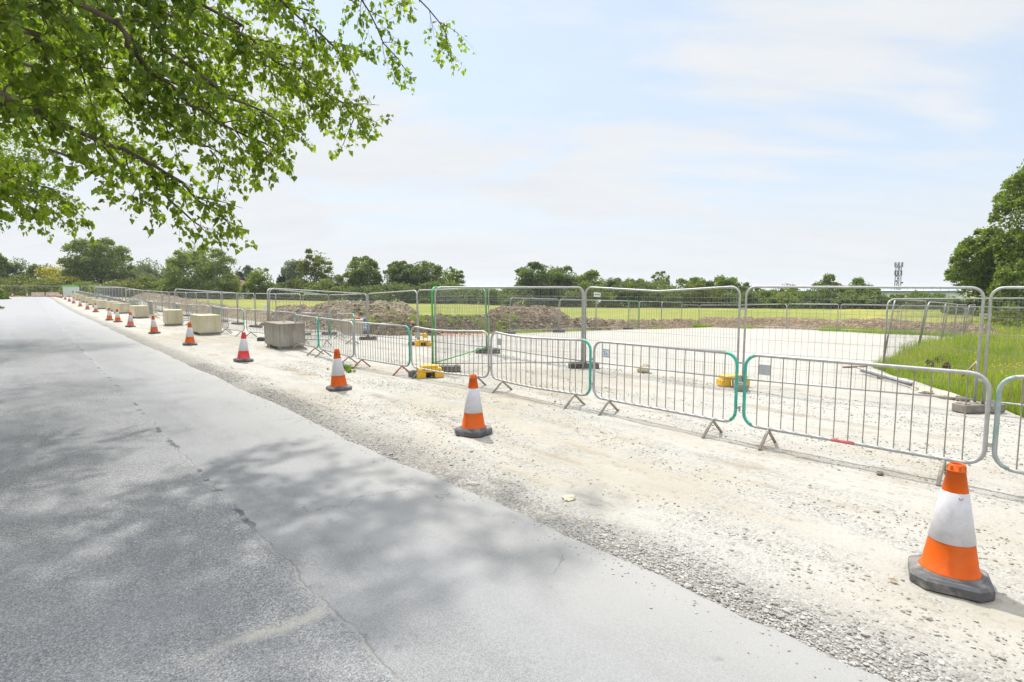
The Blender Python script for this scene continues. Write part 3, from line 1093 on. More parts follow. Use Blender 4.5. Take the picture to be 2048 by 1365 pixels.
cones = {c: make_cone(c) for c in ('orange', 'red', 'orange_red')}
used = set()
cone_spots = []
for px, py in [(1897, 1166), (947, 866), (678, 780), (487, 723), (380, 690.5), (309, 667.5), (261, 654.5), (236, 645), (219, 641)]:
    p = P(px, py)
    cone_spots.append(toST(p.x, p.y))
for px in (192, 176, 162, 149, 141, 133, 126):
    r = (px - 1024) / F
    cone_spots.append((4.3 * (UY + UX * r) / (-UX + UY * r), 4.3))
cone_spots += [(115.5, 4.2), (120, 4.1)]
for px in (111.5, 103, 89.5, 76.5, 57.5, 28):
    r = (px - 1024) / F
    cone_spots.append((125, 125 * (-UX + UY * r) / (UY + UX * r)))
cone_labels = {0: 'large orange and white cone with black base nearest the camera at the right', 3: 'red and white traffic cone standing before the grey concrete block',
               6: 'orange-red and white traffic cone with a faded lower band on the verge'}
for i, (s, t) in enumerate(cone_spots):
    colr = 'red' if i == 3 else 'orange_red' if i in (6, 17, 18, 19, 20, 21, 22, 23) else 'orange'
    if colr in used:
        o = copy_tree(cones[colr])
    else:
        o = cones[colr]
        used.add(colr)
    o.location = G(s, t, 0.004)
    o.rotation_euler = (random.uniform(-0.035, 0.035), random.uniform(-0.04, 0.04), ROADROT + random.uniform(-0.25, 0.25))
    if i == 0:
        o.rotation_euler = (0, 0.015, ROADROT + 0.28)
        o.location = G(s, t, 0.012)
    if i == 1:
        o.rotation_euler = (0, 0, ROADROT + 0.35)
    lab = cone_labels.get(i, 'orange and white traffic cone, %s in the line along the verge from the camera' % ORD[i + 1])
    if i >= 18:
        lab = 'small distant cone at the road bend, %s of the six from the right' % ORD[i - 17]
    tag(o, lab, 'traffic cone', 'traffic cones along the road edge')
# hanger mark on the sleeve of the nearest cone
near_cone = cones['orange']
b = MB()
an = math.radians(-105) - near_cone.rotation_euler.z
R5 = 0.150 - (0.545 - 0.08) / 0.67 * 0.110 + 0.0045
b.tube([(R5 * math.cos(an + q * 0.045), R5 * math.sin(an + q * 0.045), 0.548 + 0.012 * (abs(q) / 3) ** 2) for q in range(-3, 4)], 0.0022, 6)
b.build('tab', M['orange_red'], near_cone)

# ================================================================== concrete blocks
def make_block(material, L=1.6, W=0.8, Ht=0.80, yellow=False):
    root = empty('concrete_block')
    b = MB()
    b.box((0, 0, 0.09 + (Ht - 0.09) / 2), (L, W, Ht - 0.09), bevel=0.022)
    b.build('body', material, root)
    f = MB()
    for sx in (-0.36, 0.36):
        f.box((sx * L, 0, 0.0465), (0.30 * L * 0.7, W * 0.86, 0.093))
    f.box((0, 0, 0.06), (L * 0.5, W * 0.7, 0.066))
    f.build('skid', M['conc_grey'], root)
    l_ = MB()
    l_.tube([(-0.07, 0, Ht - 0.01), (-0.07, 0, Ht + 0.03), (-0.03, 0, Ht + 0.045), (0.03, 0, Ht + 0.045), (0.07, 0, Ht + 0.03), (0.07, 0, Ht - 0.01)], 0.009, 6)
    l_.build('lifting_loop', M['galv_dull'], root)
    return root


blk_g, blk_c = make_block(M['conc_grey']), make_block(M['conc_cream'])
UXV, NXV = Vector((UX, UY, 0)), Vector((UY, -UX, 0))            # along the road, across it to the right


def corner(px, py, turn=0.0):                                  # centre of a block whose near right corner is seen at a pixel
    r = Matrix.Rotation(turn, 3, 'Z')
    return P(px, py) + r @ UXV * 0.8 + r @ NXV * 0.4, ROADROT + math.pi / 2 + turn


q, a = corner(559, 701, -0.04)
blk_g.location, blk_g.rotation_euler = q, (0, 0, a)
tag(blk_g, 'grey concrete block with brown stains beside the red and white cone', 'concrete block', 'concrete blocks along the verge')
spots = [corner(401, 671.5, 0.02), corner(331, 652.5, -0.1), corner(270, 637.5, 0.05), corner(241, 628, 0.2)]
for s, t, a in ((59.0, 5.7, 0.1), (65.5, 5.5, 0.0), (71, 5.5, -0.08), (78, 5.5, 0.05), (88, 5.5, 0.0), (97, 5.6, 0.06), (104, 5.6, 0.0), (126.5, 3.6, 1.2), (126.5, 1.7, 1.3)):
    spots.append((G(s, t), ROADROT + math.pi / 2 + a))
for i, (q, a) in enumerate(spots):
    o = blk_c if i == 0 else copy_tree(blk_c)
    o.location = (q.x, q.y, H(*toST(q.x, q.y)))
    o.rotation_euler = (0, 0, a)
    lab = 'cream concrete block with yellow-green stains, %s one beyond the grey block' % ORD[i + 1]
    if i >= len(spots) - 2:
        lab = 'pale concrete block at the road bend, %s of the two from the right' % ORD[i - len(spots) + 3]
    tag(o, lab, 'concrete block', 'concrete blocks along the verge')

# ================================================================== pedestrian barriers
BL, BH, BB, BR = 2.28, 1.06, 0.205, 0.15                        # length, height, bottom rail, corner radius


def rrect(x0, x1, z0, z1, r, dip=None, n=5):
    pts_ = []
    for cx, cz, a0 in ((x1 - r, z1 - r, 0), (x0 + r, z1 - r, 90), (x0 + r, z0 + r, 180), (x1 - r, z0 + r, 270)):
        for k in range(n + 1):
            a = math.radians(a0 + 90 * k / n)
            pts_.append((cx + r * math.cos(a), 0.0, cz + r * math.sin(a)))
    return pts_


def make_barrier(nbars=15, teal='right', plate='grey', legs='leg', bent=False, hooks=True, red_scuff=False):
    root = empty('pedestrian_barrier')
    full = rrect(0, BL, BB, BH, BR)
    n = 5
    rB = 0.019
    right = full[-4:] + full[:3 + 1]                            # lower-right corner end .. right side .. up
    rt = full[0:n + 1]
    lt = full[n + 1:2 * (n + 1)]
    lb = full[2 * (n + 1):3 * (n + 1)]
    rb = full[3 * (n + 1):]
    if bent:
        def sub(a, c, k, f):
            return [tuple(a[i] + (c[i] - a[i]) * j / k + (f(j / k) if i == 2 else 0.0) for i in range(3)) for j in range(1, k)]
        top = sub(rt[-1], lt[0], 6, lambda q: -0.045 * (1 - abs(q - 0.6) / 0.6) if q < 1 else 0)
        bot = sub(lb[-1], rb[0], 6, lambda q: -0.03 * (1 - abs(q - 0.45) / 0.55))
    else:
        top, bot = [], []
    fr, pe = MB(), MB()
    if teal == 'right':
        fr.tube([rt[-1]] + top + lt + lb + bot + [rb[0], rb[1], rb[2]], rB, 12)
        pe.tube([rb[2], rb[3], rb[4], rb[5]] + rt, rB + 0.0015, 8)
    elif teal == 'left':
        fr.tube(lb[-2:] + bot + rb + rt + top + lt[:2], rB, 12)
        pe.tube(lt[1:] + lb[:-1], rB + 0.0015, 8)
    else:
        fr.tube(rt + top + lt + lb + bot + rb, rB, 8, closed=True)
    # uneven bottom and top rails share the frame tube; coupling hooks and eyes at the ends
    if hooks:
        for z in (0.42, 0.80):
            fr.tube([(-0.018, 0, z), (-0.055, 0, z), (-0.055, 0, z - 0.07), (-0.03, 0, z - 0.075)], 0.006, 5)
            fr.box((BL + 0.03, 0, z - 0.02), (0.035, 0.012, 0.03))
            fr.tube([(BL + 0.03, 0, z - 0.005), (BL + 0.06, 0, z - 0.005), (BL + 0.06, 0, z - 0.05), (BL + 0.03, 0, z - 0.05)], 0.005, 5)
    fr.build('frame', M['galv'], root)
    if teal:
        pe.build('painted_end', M['teal'], root)
    ba = MB()
    x0, x1 = 0.16, BL - 0.16
    xs = [x0 + (x1 - x0) * k / (nbars - 1) for k in range(nbars)]

    def dz(x, top_):
        if not bent:
            return 0.0
        q = (x - BR) / (BL - 2 * BR)
        q = min(1, max(0, q))
        return (-0.045 * max(0, (1 - abs((1 - q) - 0.6) / 0.6)) if top_ else -0.03 * max(0, (1 - abs(q - 0.45) / 0.55)))
    for k, x in enumerate(xs):
        wob = random.uniform(-0.012, 0.012) if bent else random.uniform(-0.003, 0.003)
        ba.tube([(x, 0, BB + dz(x, False)), (x + wob, wob * 0.5, (BB + BH) / 2), (x, 0, BH + dz(x, True))], 0.0062, 6, caps=False)
    ba.build('bars', M['bars'], root)
    if plate:
        pl = MB()
        xa = xs[0] if plate != 'grey1' else xs[0]
        pl.box(((xs[0] + xs[1]) / 2, 0, BH - 0.165), (xs[1] - xs[0] + 0.004, 0.005, 0.12))
        po = pl.build('label_plate', M['plate'], root)
        if plate == 'blue':
            q = MB()
            q.box(((xs[0] + xs[1]) / 2, -0.0035, BH - 0.165), (xs[1] - xs[0] - 0.016, 0.002, 0.085))
            q.build('label', M['label_white'], po)
            q = MB()
            for r in range(3):
                for c in range(2 if r else 1):
                    q.box((xs[0] + 0.045 + 0.04 * c, -0.0052, BH - 0.145 - 0.022 * r), (0.028 if r else 0.05, 0.0016, 0.011))
            q.build('print', M['label_blue'], po)
    if red_scuff:
        sc = MB()
        sc.tube([(BL * 0.43, 0, BB), (BL * 0.53, 0, BB)], rB + 0.001, 8)
        sc.build('red_mark', M['red_paint'], root)
    for lx in (0.30, BL - 0.30):
        for sy in (-1, 1):
            lg = MB()
            lg.tube([(lx, 0, BB - 0.012), (lx, sy * 0.05, BB - 0.055), (lx, sy * 0.235, -0.002)], 0.0185, 8)
            lg.tube([(lx, sy * 0.19, 0.05), (lx, 0, 0.062)], 0.0035, 4)
            lg.build('leg', M[legs], root)
    return root


def place_barrier(o, a, c):                                    # a, c: (x, y) of the two ends
    za, zc = Hxy(*a), Hxy(*c)
    dx = Vector((c[0] - a[0], c[1] - a[1], zc - za))
    o.location = (a[0], a[1], za)
    X = dx.normalized()
    Y = Vector((0, 0, 1)).cross(X).normalized()
    Z = X.cross(Y)
    o.rotation_euler = Matrix((X, Y, Z)).transposed().to_euler()
    k = dx.length / (BL + 0.07)
    o.scale = (k, 1, 1)


bg = 'pedestrian barriers along the verge'
# the near run, from the frame's right edge to the block: ends lie on one straight line beside the verge
nb = []
ends = []
p_b1l, p_b1r = PD(1487, 860, 6.62), PD(1989, 900, 5.02)
e0 = (p_b1l.x + 0.02, p_b1l.y)
dirv = Vector((UX, UY, 0))
ends.append((p_b1r.x, p_b1r.y))                                # right end of barrier one
pts_line = [ends[0], (2.80, 6.68)]
pB = [(1.24, 8.40), (-0.38, 10.22), (-2.12, 11.74), (-3.76, 13.32), (-5.35, 15.45)]
line = [(p_b1r.x + 1.60, p_b1r.y - 1.70), (p_b1r.x, p_b1r.y), (2.80, 6.66)] + pB + [(-6.70, 17.3)]
specs = [
    dict(teal='left', plate=None, nbars=15), dict(teal='left', plate='grey', nbars=15, red_scuff=True), dict(teal='right', plate='blue', nbars=15),
    dict(teal='right', plate='grey', nbars=17, bent=True, legs='leg'), dict(teal=None, plate='grey', nbars=17, bent=True, legs='galv_dull'),
    dict(teal='right', plate=None, nbars=19, legs='leg_red'), dict(teal='left', plate=None, nbars=19), dict(teal='right', plate=None, nbars=19)]
labels = ['grey steel crowd barrier with flecks of teal paint, cut off by the right frame edge',
          'steel crowd barrier with red scuff on its bottom rail behind the nearest cone',
          'steel crowd barrier with a blue and white label plate',
          'bent-barred steel crowd barrier with a plain grey plate and teal right end',
          'sagging steel crowd barrier in front of the green gate panel',
          'steel crowd barrier with red painted feet',
          'steel crowd barrier between the red-footed barrier and the grey block',
          'steel crowd barrier overlapping the grey concrete block']
for k in range(8):
    a, c = line[k + 1], line[k]                                # local x runs from the far (left) end to the near (right) end
    o = make_barrier(**specs[k])
    place_barrier(o, a, c)
    tag(o, labels[k], 'barrier', bg)
    if k == 0:                                                  # mostly bare steel, the paint worn off
        for ch in o.children:
            if ch.name.startswith('painted_end'):
                ch.data.materials[0] = M['teal_worn']
    if k == 2:
        o.scale.x *= 0.985
# the second row just behind
xtr = [((603, 691), (664, 690), 'right', 'steel crowd barrier with a teal end in a second row behind the grey block'),
       ((676, 676), (711, 689), 'right', 'steel crowd barrier with a teal end in front of the blue sign')]
for (ax_, ay), (bx, by), te, lab in xtr:
    a, c = P(ax_, ay), P(bx, by + 3)
    o = make_barrier(teal=te, plate=None, nbars=17)
    place_barrier(o, (a.x, a.y), (c.x, c.y))
    tag(o, lab, 'barrier', bg)
# the long run away beyond the block: copies of three kinds
protos = [make_barrier(teal='right', plate=None, nbars=17), make_barrier(teal=None, plate=None, nbars=17), make_barrier(teal='left', plate=None, nbars=19)]
first = [True] * 3
k = 0
s = 18.6
while s < 122:
    kind = (0, 1, 0, 2, 0, 1, 0)[k % 7]
    if first[kind]:
        o = protos[kind]
        first[kind] = False
    else:
        o = copy_tree(protos[kind])
    t0 = 6.5 + 0.35 * math.sin(k * 1.7) + (0.25 if k % 3 == 0 else 0)
    t1 = 6.5 + 0.35 * math.sin(k * 1.7 + 0.9) - (0.2 if k % 4 == 1 else 0)
    place_barrier(o, ST(s + 2.33, t1), ST(s, t0))
    tag(o, 'steel crowd barrier, %s in the long run beyond the grey concrete block' % ORD[k + 1], 'barrier', bg)
    s += 2.36
    k += 1

# ================================================================== mesh fence panels
PL, PH = 3.45, 1.825


def make_panel(L=PL, Ht=PH, pitch=0.105, frame='galv', dip=None, wire=0.0025, foot_gap=0.12, hpitch=0.25):
    root = empty('mesh_fence')
    r, cr = 0.0205, 0.16
    f = MB()
    n = 6
    top = []
    for cx, a0 in ((L - cr, 0), (cr, 90)):
        arc = []
        for k in range(n + 1):
            a = math.radians(a0 + 90 * k / n)
            arc.append((cx + cr * math.cos(a), 0, Ht - cr + cr * math.sin(a)))
        if a0 == 0:
            top += arc
            if dip:
                top += [(L - dip[0], 0, Ht - dip[1])]
        else:
            top += arc
    f.tube([(L, 0, 0.0)] + top + [(0, 0, 0.0)], r, 8)
    f.tube([(0, 0, foot_gap), (L, 0, foot_gap)], r * 0.8, 7)
    f.build('frame', M[frame], root)
    wm = MB()
    nv = int(L / pitch)

    def tz(x):
        z = Ht
        if x < cr:
            z = Ht - cr + math.sqrt(max(0, cr * cr - (cr - x) ** 2))
        elif x > L - cr:
            z = Ht - cr + math.sqrt(max(0, cr * cr - (x - L + cr) ** 2))
        if dip:
            q = L - x
            z -= dip[1] * (q / dip[0] if q < dip[0] else max(0, (L - q) / (L - dip[0])))
        return z
    for k in range(1, nv):
        x = L * k / nv
        wm.tube([(x, 0, foot_gap), (x, 0.0, tz(x))], wire, 3, caps=False)
    z = foot_gap + hpitch
    zs = []
    while z < Ht - 0.12:
        zs.append(z)
        z += hpitch
    for z in zs:
        wm.tube([(0.0, wire, z), (L, wire, z)], wire, 3, caps=False)
    zz = Ht - 0.30                                              # stiffening fold near the top
    wm.tube([(0.0, 0.012, zz), (L, 0.012, zz)], wire * 2.0, 4, caps=False)
    wm.build('wire_mesh', M['wire'], root)
    return root


def make_clip():
    c = MB()
    c.box((0, 0, 0), (0.15, 0.045, 0.035), bevel=0.006)
    c.tube([(0, -0.03, 0), (0, 0.05, 0)], 0.009, 6)
    return c


def place_panel(o, a, c, za=None, zc=None, lean=0.0, std=PL, dz=0.06, trim=0.05):
    """a, c: ground ends; a is the panel's local origin"""
    a, c = Vector((a[0], a[1], 0)), Vector((c[0], c[1], 0))
    d = (c - a).normalized()
    a, c = a + d * trim, c - d * trim
    a.z = (Hxy(a.x, a.y) if za is None else za) + dz
    c.z = (Hxy(c.x, c.y) if zc is None else zc) + dz
    X = (c - a)
    L = X.length
    X.normalize()
    Y = Vector((0, 0, 1)).cross(X).normalized()
    Z = (X.cross(Y) * math.cos(lean) + Y * math.sin(lean)).normalized()
    Y = Z.cross(X)
    o.location = a
    o.rotation_euler = Matrix((X, Y, Z)).transposed().to_euler()
    o.scale = (L / std, 1, 1)


def make_foot(material='foot'):
    root = empty('fence_block')
    b = MB()
    b.box((0, 0, 0.065), (0.70, 0.22, 0.13), bevel=0.02)
    for q in (-0.26, 0.26):
        b.box((q, 0, 0.135), (0.10, 0.15, 0.012))
    b.build('block', M[material], root)
    s = MB()
    for q in (-0.055, 0.055):
        s.lathe([(0.034, 0.127), (0.034, 0.15), (0.024, 0.151)], 10, c=(q, 0, 0))
    s.build('socket', M['bars'], root)
    return root


feet = {'foot': make_foot('foot'), 'foot_conc': make_foot('foot_conc')}
ffirst = {'foot': True, 'foot_conc': True}
fg = 'feet under the mesh fences'


def put_foot(x, y, rz, label, kind='foot'):
    if ffirst[kind]:
        o = feet[kind]
        ffirst[kind] = False
    else:
        o = copy_tree(feet[kind])
    o.location = (x, y, Hxy(x, y))
    o.rotation_euler = (0, 0, rz)
    tag(o, label, 'fence foot', fg)
    return o


pn = 'mesh fence panels round the site'
# posts of the roadside fence, near to far
posts = [P(1956, 824), P(1479, 777), P(1167, 738), P(976, 707), P(837, 691), P(736, 680), P(659, 670)]
posts = [Vector((p.x, p.y, 0)) for p in posts]
posts.insert(0, posts[0] + Vector((-UX, -UY, 0)) * 3.5)
posts += [Vector((-9.55, 25.45, 0)), Vector((-11.9, 28.3, 0)), Vector((-14.2, 31.0, 0))]
lastp = posts[-1]
k = 1
while True:
    q = lastp + Vector((UX, UY, 0)) * 3.5 * k
    if toST(q.x, q.y)[0] > 126:
        break
    posts.append(q)
    k += 1
near_labels = ['mesh fence panel cut off by the right frame edge in front of the tall grass',
               'wide mesh fence panel between the yellow-weighted foot and the tall grass',
               'mesh fence panel with a kinked top rail and a small white sign',
               'mesh fence panel slanting behind the front gate leaf beside the green panel',
               'mesh fence panel standing directly behind the green gate panel',
               'mesh fence panel before the pale weedy soil heap',
               'short mesh fence panel before the left slope of the pale soil heap']
std_panel = make_panel()
fine_panel = make_panel(pitch=0.055)
sfirst, f2 = True, True
for i in range(len(posts) - 1):
    a, c = posts[i + 1], posts[i]
    if i == 2:
        o = make_panel(pitch=0.055, dip=(1.62, 0.085))
    elif i in (1, 0):
        o = make_panel(pitch=0.105)
    elif i in (3, 4, 5, 6):
        if f2:
            o, f2 = fine_panel, False
        else:
            o = copy_tree(fine_panel)
    else:
        if sfirst:
            o, sfirst = std_panel, False
        else:
            o = copy_tree(std_panel)
    place_panel(o, a, c, lean=random.uniform(-0.02, 0.02) if i > 2 else -0.01)
    lab = near_labels[i] if i < 7 else 'grey mesh fence panel, %s along the roadside fence beyond the pale soil heap' % ORD[i - 6]
    tag(o, lab, 'fence panel', pn)
for i, p in enumerate(posts[1:-1]):
    if i == 1:
        rz, kd = ROADROT + 0.55, 'foot_conc'
    elif i == 0:
        rz, kd = 0.12, 'foot_conc'
    else:
        rz, kd = random.uniform(-0.15, 0.3), 'foot'
    put_foot(p.x, p.y, rz, 'dark block foot under the roadside fence, %s post from the tall grass' % ORD[i + 1], kd)
# clips joining neighbouring posts
for i in (1, 2, 3):
    for z in (1.42, 0.42):
        p = posts[i]
        d = (posts[i - 1] - posts[i + 1]).normalized()
        c = make_clip().build('fence_coupler', M['galv'])
        c.location = (p.x, p.y, Hxy(p.x, p.y) + z + 0.06)
        c.rotation_euler = (0, 0, math.atan2(d.y, d.x))
        tag(c, '%s steel clip joining the fence posts %s' % ('upper' if z > 1 else 'lower', ['', 'beside the tall grass', 'above the right yellow counterweight', 'in front of the soil heap'][i]),
            'fence clip', 'clips joining fence posts')

# swung gate leaves: each pair meets at an apex towards the road
apexes = [(P(872, 743), 3, 4), (Vector((-8.77, 20.05, 0)), 6, 7)]


def near_posts(s):
    idx = min(range(7, len(posts) - 1), key=lambda i: abs(toST(*((posts[i] + posts[i + 1]) / 2).xy)[0] - s))
    m_ = (posts[idx] + posts[idx + 1]) / 2
    q = m_ - Vector((UY, -UX, 0)) * 3.03
    return (q, idx, idx + 1)


for s in (38, 58, 86, 108):
    apexes.append(near_posts(s))
gate_names = ['before the roadside fence at the front gate', 'before the pale weedy soil heap', 'at the second cream block', 'at the fourth cream block', 'beyond the row of cream blocks', 'near the road bend']
for g, (q, i0, i1) in enumerate(apexes):
    if g == 0:
        o = copy_tree(fine_panel)
        place_panel(o, q, posts[i0] - Vector((0.03, 0.18, 0)), trim=0.0)
        tag(o, 'grey mesh gate leaf facing the camera behind the sagging barrier', 'fence panel', pn)
        o = make_panel(pitch=0.105, frame='green_paint', L=3.45)
        qq = P(866, 743)
        place_panel(o, qq, posts[i1] + Vector((-0.04, -0.05, 0)), trim=0.0)
        tag(o, 'bright green framed mesh gate panel swung open', 'fence panel', pn)
        continue
    nm = gate_names[g]
    o = copy_tree(std_panel)
    place_panel(o, q, posts[i0], trim=0.03)
    tag(o, 'mesh gate leaf facing the camera %s' % nm, 'fence panel', pn)
    o = copy_tree(std_panel)
    place_panel(o, q, posts[i1], trim=0.03)
    tag(o, 'mesh gate leaf turned along the road %s' % nm, 'fence panel', pn)
    put_foot(q.x, q.y, 0.2, 'dark foot block under the gate leaves %s' % nm)

# fence across the back-left side of the hardstanding, with the small green panel
bt = [17.2, 20.3, 23.6, 27.0, 30.0, 31.6, 34.6, 38.0]
bp = [ST(22.3 + 0.25 * math.sin(q), t) for q, t in enumerate(bt)]
bp = [P(903, 671), P(1018, 668), P(1117.5, 664.5), P(1191, 661), P(1256, 659), P(1277, 658), P(1322, 655), P(1362, 652.5)]
tilt = [0, 0, 0, 0, 0, 0.0, 0.10, 0.14]
back_labels = ['mesh fence panel behind the green gate panel before the weedy bank', 'mesh fence panel standing directly before the brown soil heap', 'mesh fence panel before the right end of the brown soil heap',
               'mesh fence panel left of the small green panel', 'small green mesh panel turned sideways in the back fence', 'mesh fence panel right of the small green panel',
               'slightly leaning mesh panel in the back corner']
for i in range(1, len(bp) - 1):
    o = copy_tree(std_panel) if i != 4 else make_panel(frame='green_paint')
    place_panel(o, (bp[i].x, bp[i].y), (bp[i + 1].x, bp[i + 1].y), lean=0.0)
    tag(o, back_labels[i], 'fence panel', pn)
for i in (1, 2, 3, 4):
    put_foot(bp[i].x, bp[i].y, 0.1, ['', 'dark foot block left of the brown soil heap', 'dark foot block in front of the brown soil heap', 'dark foot block right of the brown soil heap',
                                     'dark foot block left of the small green panel'][i])
# far fence
fp = [P(1362, 652.5), P(1397, 653), P(1478, 654.5), P(1573, 660), P(1677, 664.5), P(1797, 669)]
d = (fp[-1] - fp[-2])
fp += [fp[-1] + d, fp[-1] + d * 2]
far_labels = ['leaning mesh fence panel at the back left corner of the hardstanding', 'far mesh fence panel before the darkest bare soil', 'far mesh fence panel second from the back corner',
              'far mesh fence panel third from the back corner', 'far mesh fence panel before the mast', 'far mesh fence panel behind the leaning posts', 'far mesh fence panel nearest the big trees']
for i in range(len(fp) - 1):
    o = copy_tree(std_panel)
    place_panel(o, (fp[i].x, fp[i].y), (fp[i + 1].x, fp[i + 1].y), lean=0.10 if i == 0 else 0.0)
    o.scale.z = 0.9
    tag(o, far_labels[i], 'fence panel', pn)
# leaning fence on the right, between grass and hardstanding
rp = [P(1762, 740), P(1832, 716), P(1880, 693), P(1905, 680), P(1925, 676), P(1939, 668)]
rlabels = ['leaning mesh fence panel at the edge of the tall grass, nearest of the row', 'leaning mesh fence panel, second of the row along the tall grass', 'mesh fence panel, third of the row along the tall grass',
           'mesh fence panel, fourth of the row along the tall grass', 'mesh fence panel, farthest of the row along the tall grass']
leans = [0.10, 0.12, 0.04, 0.04, 0.10]
for i in range(5):
    o = copy_tree(std_panel)
    place_panel(o, (rp[i].x, rp[i].y), (rp[i + 1].x, rp[i + 1].y), za=rp[i].z - 0.12, zc=rp[i + 1].z - 0.10, lean=-leans[i])
    tag(o, rlabels[i], 'fence panel', pn)
o = copy_tree(std_panel)
place_panel(o, (rp[0].x, rp[0].y), (rp[0].x + 4.1, rp[0].y + 0.05), za=rp[0].z - 0.12, zc=rp[0].z - 0.10, lean=-0.02)
tag(o, 'mesh fence panel facing the camera inside the tall grass', 'fence panel', pn)
o = copy_tree(std_panel)
place_panel(o, (rp[0].x + 4.1, rp[0].y + 0.05), (rp[0].x + 7.7, rp[0].y + 0.1), za=rp[0].z - 0.10, zc=rp[0].z - 0.10, lean=-0.02)
tag(o, 'mesh fence panel in the tall grass at the right frame edge', 'fence panel', pn)
# fence closing the bend of the road
eb = [ST(128.5 + 0.3 * (i % 2), 7.2 - 3.5 * i) for i in range(7)]
for i in range(6):
    o = copy_tree(std_panel)
    place_panel(o, eb[i + 1], eb[i])
    tag(o, 'distant mesh fence panel across the road bend, %s from the right' % ORD[i + 1], 'fence panel', pn)

# ================================================================== yellow counterweights
def make_weight(steps=3, arch=True):
    root = empty('counterweight')
    b = MB()
    for sx in (-0.21, 0.21):
        b.box((sx, 0, 0.09), (0.21, 0.36, 0.18), bevel=0.012)
    b.box((0, 0, 0.2405), (0.54, 0.34, 0.121), bevel=0.012)
    if steps > 2:
        b.box((0, 0.02, 0.342), (0.38, 0.30, 0.082), bevel=0.012)
    b.build('body', M['yellow'], root)
    g = MB()
    for q in (-0.12, 0.0, 0.12):
        g.box((q, 0.02, 0.385 if steps > 2 else 0.303), (0.05, 0.2, 0.014), bevel=0.003)
    g.build('stud', M['yellow'], root)
    return root


wt = make_weight(3)
p = P(857, 756)
wt.location = (p.x, p.y + 0.10, 0)
wt.rotation_euler = (0, 0, 0.35)
wt.scale = (0.9, 0.85, 0.66)
tag(wt, 'yellow stepped counterweight at the foot of the green gate panel', 'counterweight', 'yellow fence counterweights')
w2 = make_weight(2)
w2.scale = (0.85, 0.8, 0.66)
w2.location = (posts[2].x, posts[2].y + 0.10, H(*toST(posts[2].x, posts[2].y)) )
w2.rotation_euler = (0, 0, 0.03)
w2.location.y += 0.22
tag(w2, 'yellow counterweight around the fence foot below the kinked panel', 'counterweight', 'yellow fence counterweights')
for px, py, lab, rz in ((846, 692, 'yellow counterweight seen through the green panel before the weedy bank', 0.3), (842, 676, 'yellow counterweight farthest back before the weedy bank', 0.1),
                        (308, 624, 'yellow counterweight behind the third cream block', 0.3)):
    o = copy_tree(w2)
    p = P(px, py)
    o.location = (p.x, p.y, p.z)
    o.rotation_euler = (0, 0, rz)
    tag(o, lab, 'counterweight', 'yellow fence counterweights')
o = copy_tree(w2)
o.location = G(126.8, -0.9)
tag(o, 'yellow counterweight on the road bend beside the distant cones', 'counterweight', 'yellow fence counterweights')
o = put_foot(P(848, 752).x, P(848, 752).y, 0.9, 'dark foot block under the yellow stepped counterweight')
o = put_foot(P(890, 744).x, P(890, 744).y, 0.15, 'dark foot block beside the yellow stepped counterweight')

# ================================================================== trees
def leaf_cloud(C, size, flat=0.75, up=0.35):
    """rhombic leaf sprays centred on C (N,3)"""
    n = len(C)
    nrm = RNG.normal(size=(n, 3))
    nrm[:, 2] = nrm[:, 2] * flat + up
    nrm /= np.linalg.norm(nrm, axis=1)[:, None]
    a = np.cross(nrm, RNG.normal(size=(n, 3)))
    a /= np.linalg.norm(a, axis=1)[:, None]
    b = np.cross(nrm, a)
    sz = (size * RNG.uniform(0.6, 1.35, n))[:, None]
    V = np.stack([C - a * sz, C - b * sz * 0.62 + nrm * sz * 0.18, C + a * sz, C + b * sz * 0.62 + nrm * sz * 0.18], 1).reshape(-1, 3)
    FA = (np.arange(n) * 4)[:, None] + np.array([0, 1, 2, 3])
    return V, FA


def crown_points(n, rx, ry, zc, rz, lobes, lr, shell=0.55, droop=0.0, base_cut=-0.95, rng=None, shape=None):
    rng = rng or RNG
    L = []
    while len(L) < lobes:
        d = rng.normal(size=3)
        d /= np.linalg.norm(d)
        r = rng.uniform(0.35, 1.0) ** 0.6
        p = d * r
        if p[2] < base_cut:
            continue
        if shape == 'cone':
            p[:2] *= 0.5 * (1.0 - 0.9 * (p[2] * 0.5 + 0.5)) + 0.15
        elif shape == 'egg':
            p[:2] *= 1.0 - 0.35 * max(0, p[2])
        q = np.array([p[0] * rx * (1 - lr * 0.35), p[1] * ry * (1 - lr * 0.35), zc + p[2] * rz * (1 - lr * 0.5)])
        L.append((q, lr * rng.uniform(0.45, 1.2)))
    per = rng.multinomial(n, np.array([l[1] ** 2 for l in L]) / sum(l[1] ** 2 for l in L))
    pts_ = []
    for (q, r), k in zip(L, per):
        d = rng.normal(size=(k, 3))
        d /= np.linalg.norm(d, axis=1)[:, None]
        d[:, 2] = np.where(d[:, 2] < -0.35, -d[:, 2] * 0.7, d[:, 2])
        rad = r * (shell + (1 - shell) * rng.random(k) ** 0.6)[:, None] * rng.uniform(0.7, 1.15, (k, 1))
        o = d * rad * np.array([rx, ry, (rx + rz) * 0.42])
        if droop:
            o[:, 2] -= droop * np.abs(rng.normal(size=k)) * rz
        pts_.append(q + o)
    # loose inner foliage that closes most of the crown
    k = int(n * (0.34 if shape is None else 0.16))
    d = rng.normal(size=(k, 3))
    d /= np.linalg.norm(d, axis=1)[:, None]
    d *= (rng.random(k) ** 0.5 * 0.88)[:, None]
    pts_.append(d * np.array([rx, ry, rz]) + np.array([0, 0, zc]))
    return np.concatenate(pts_), [l[0] for l in L]


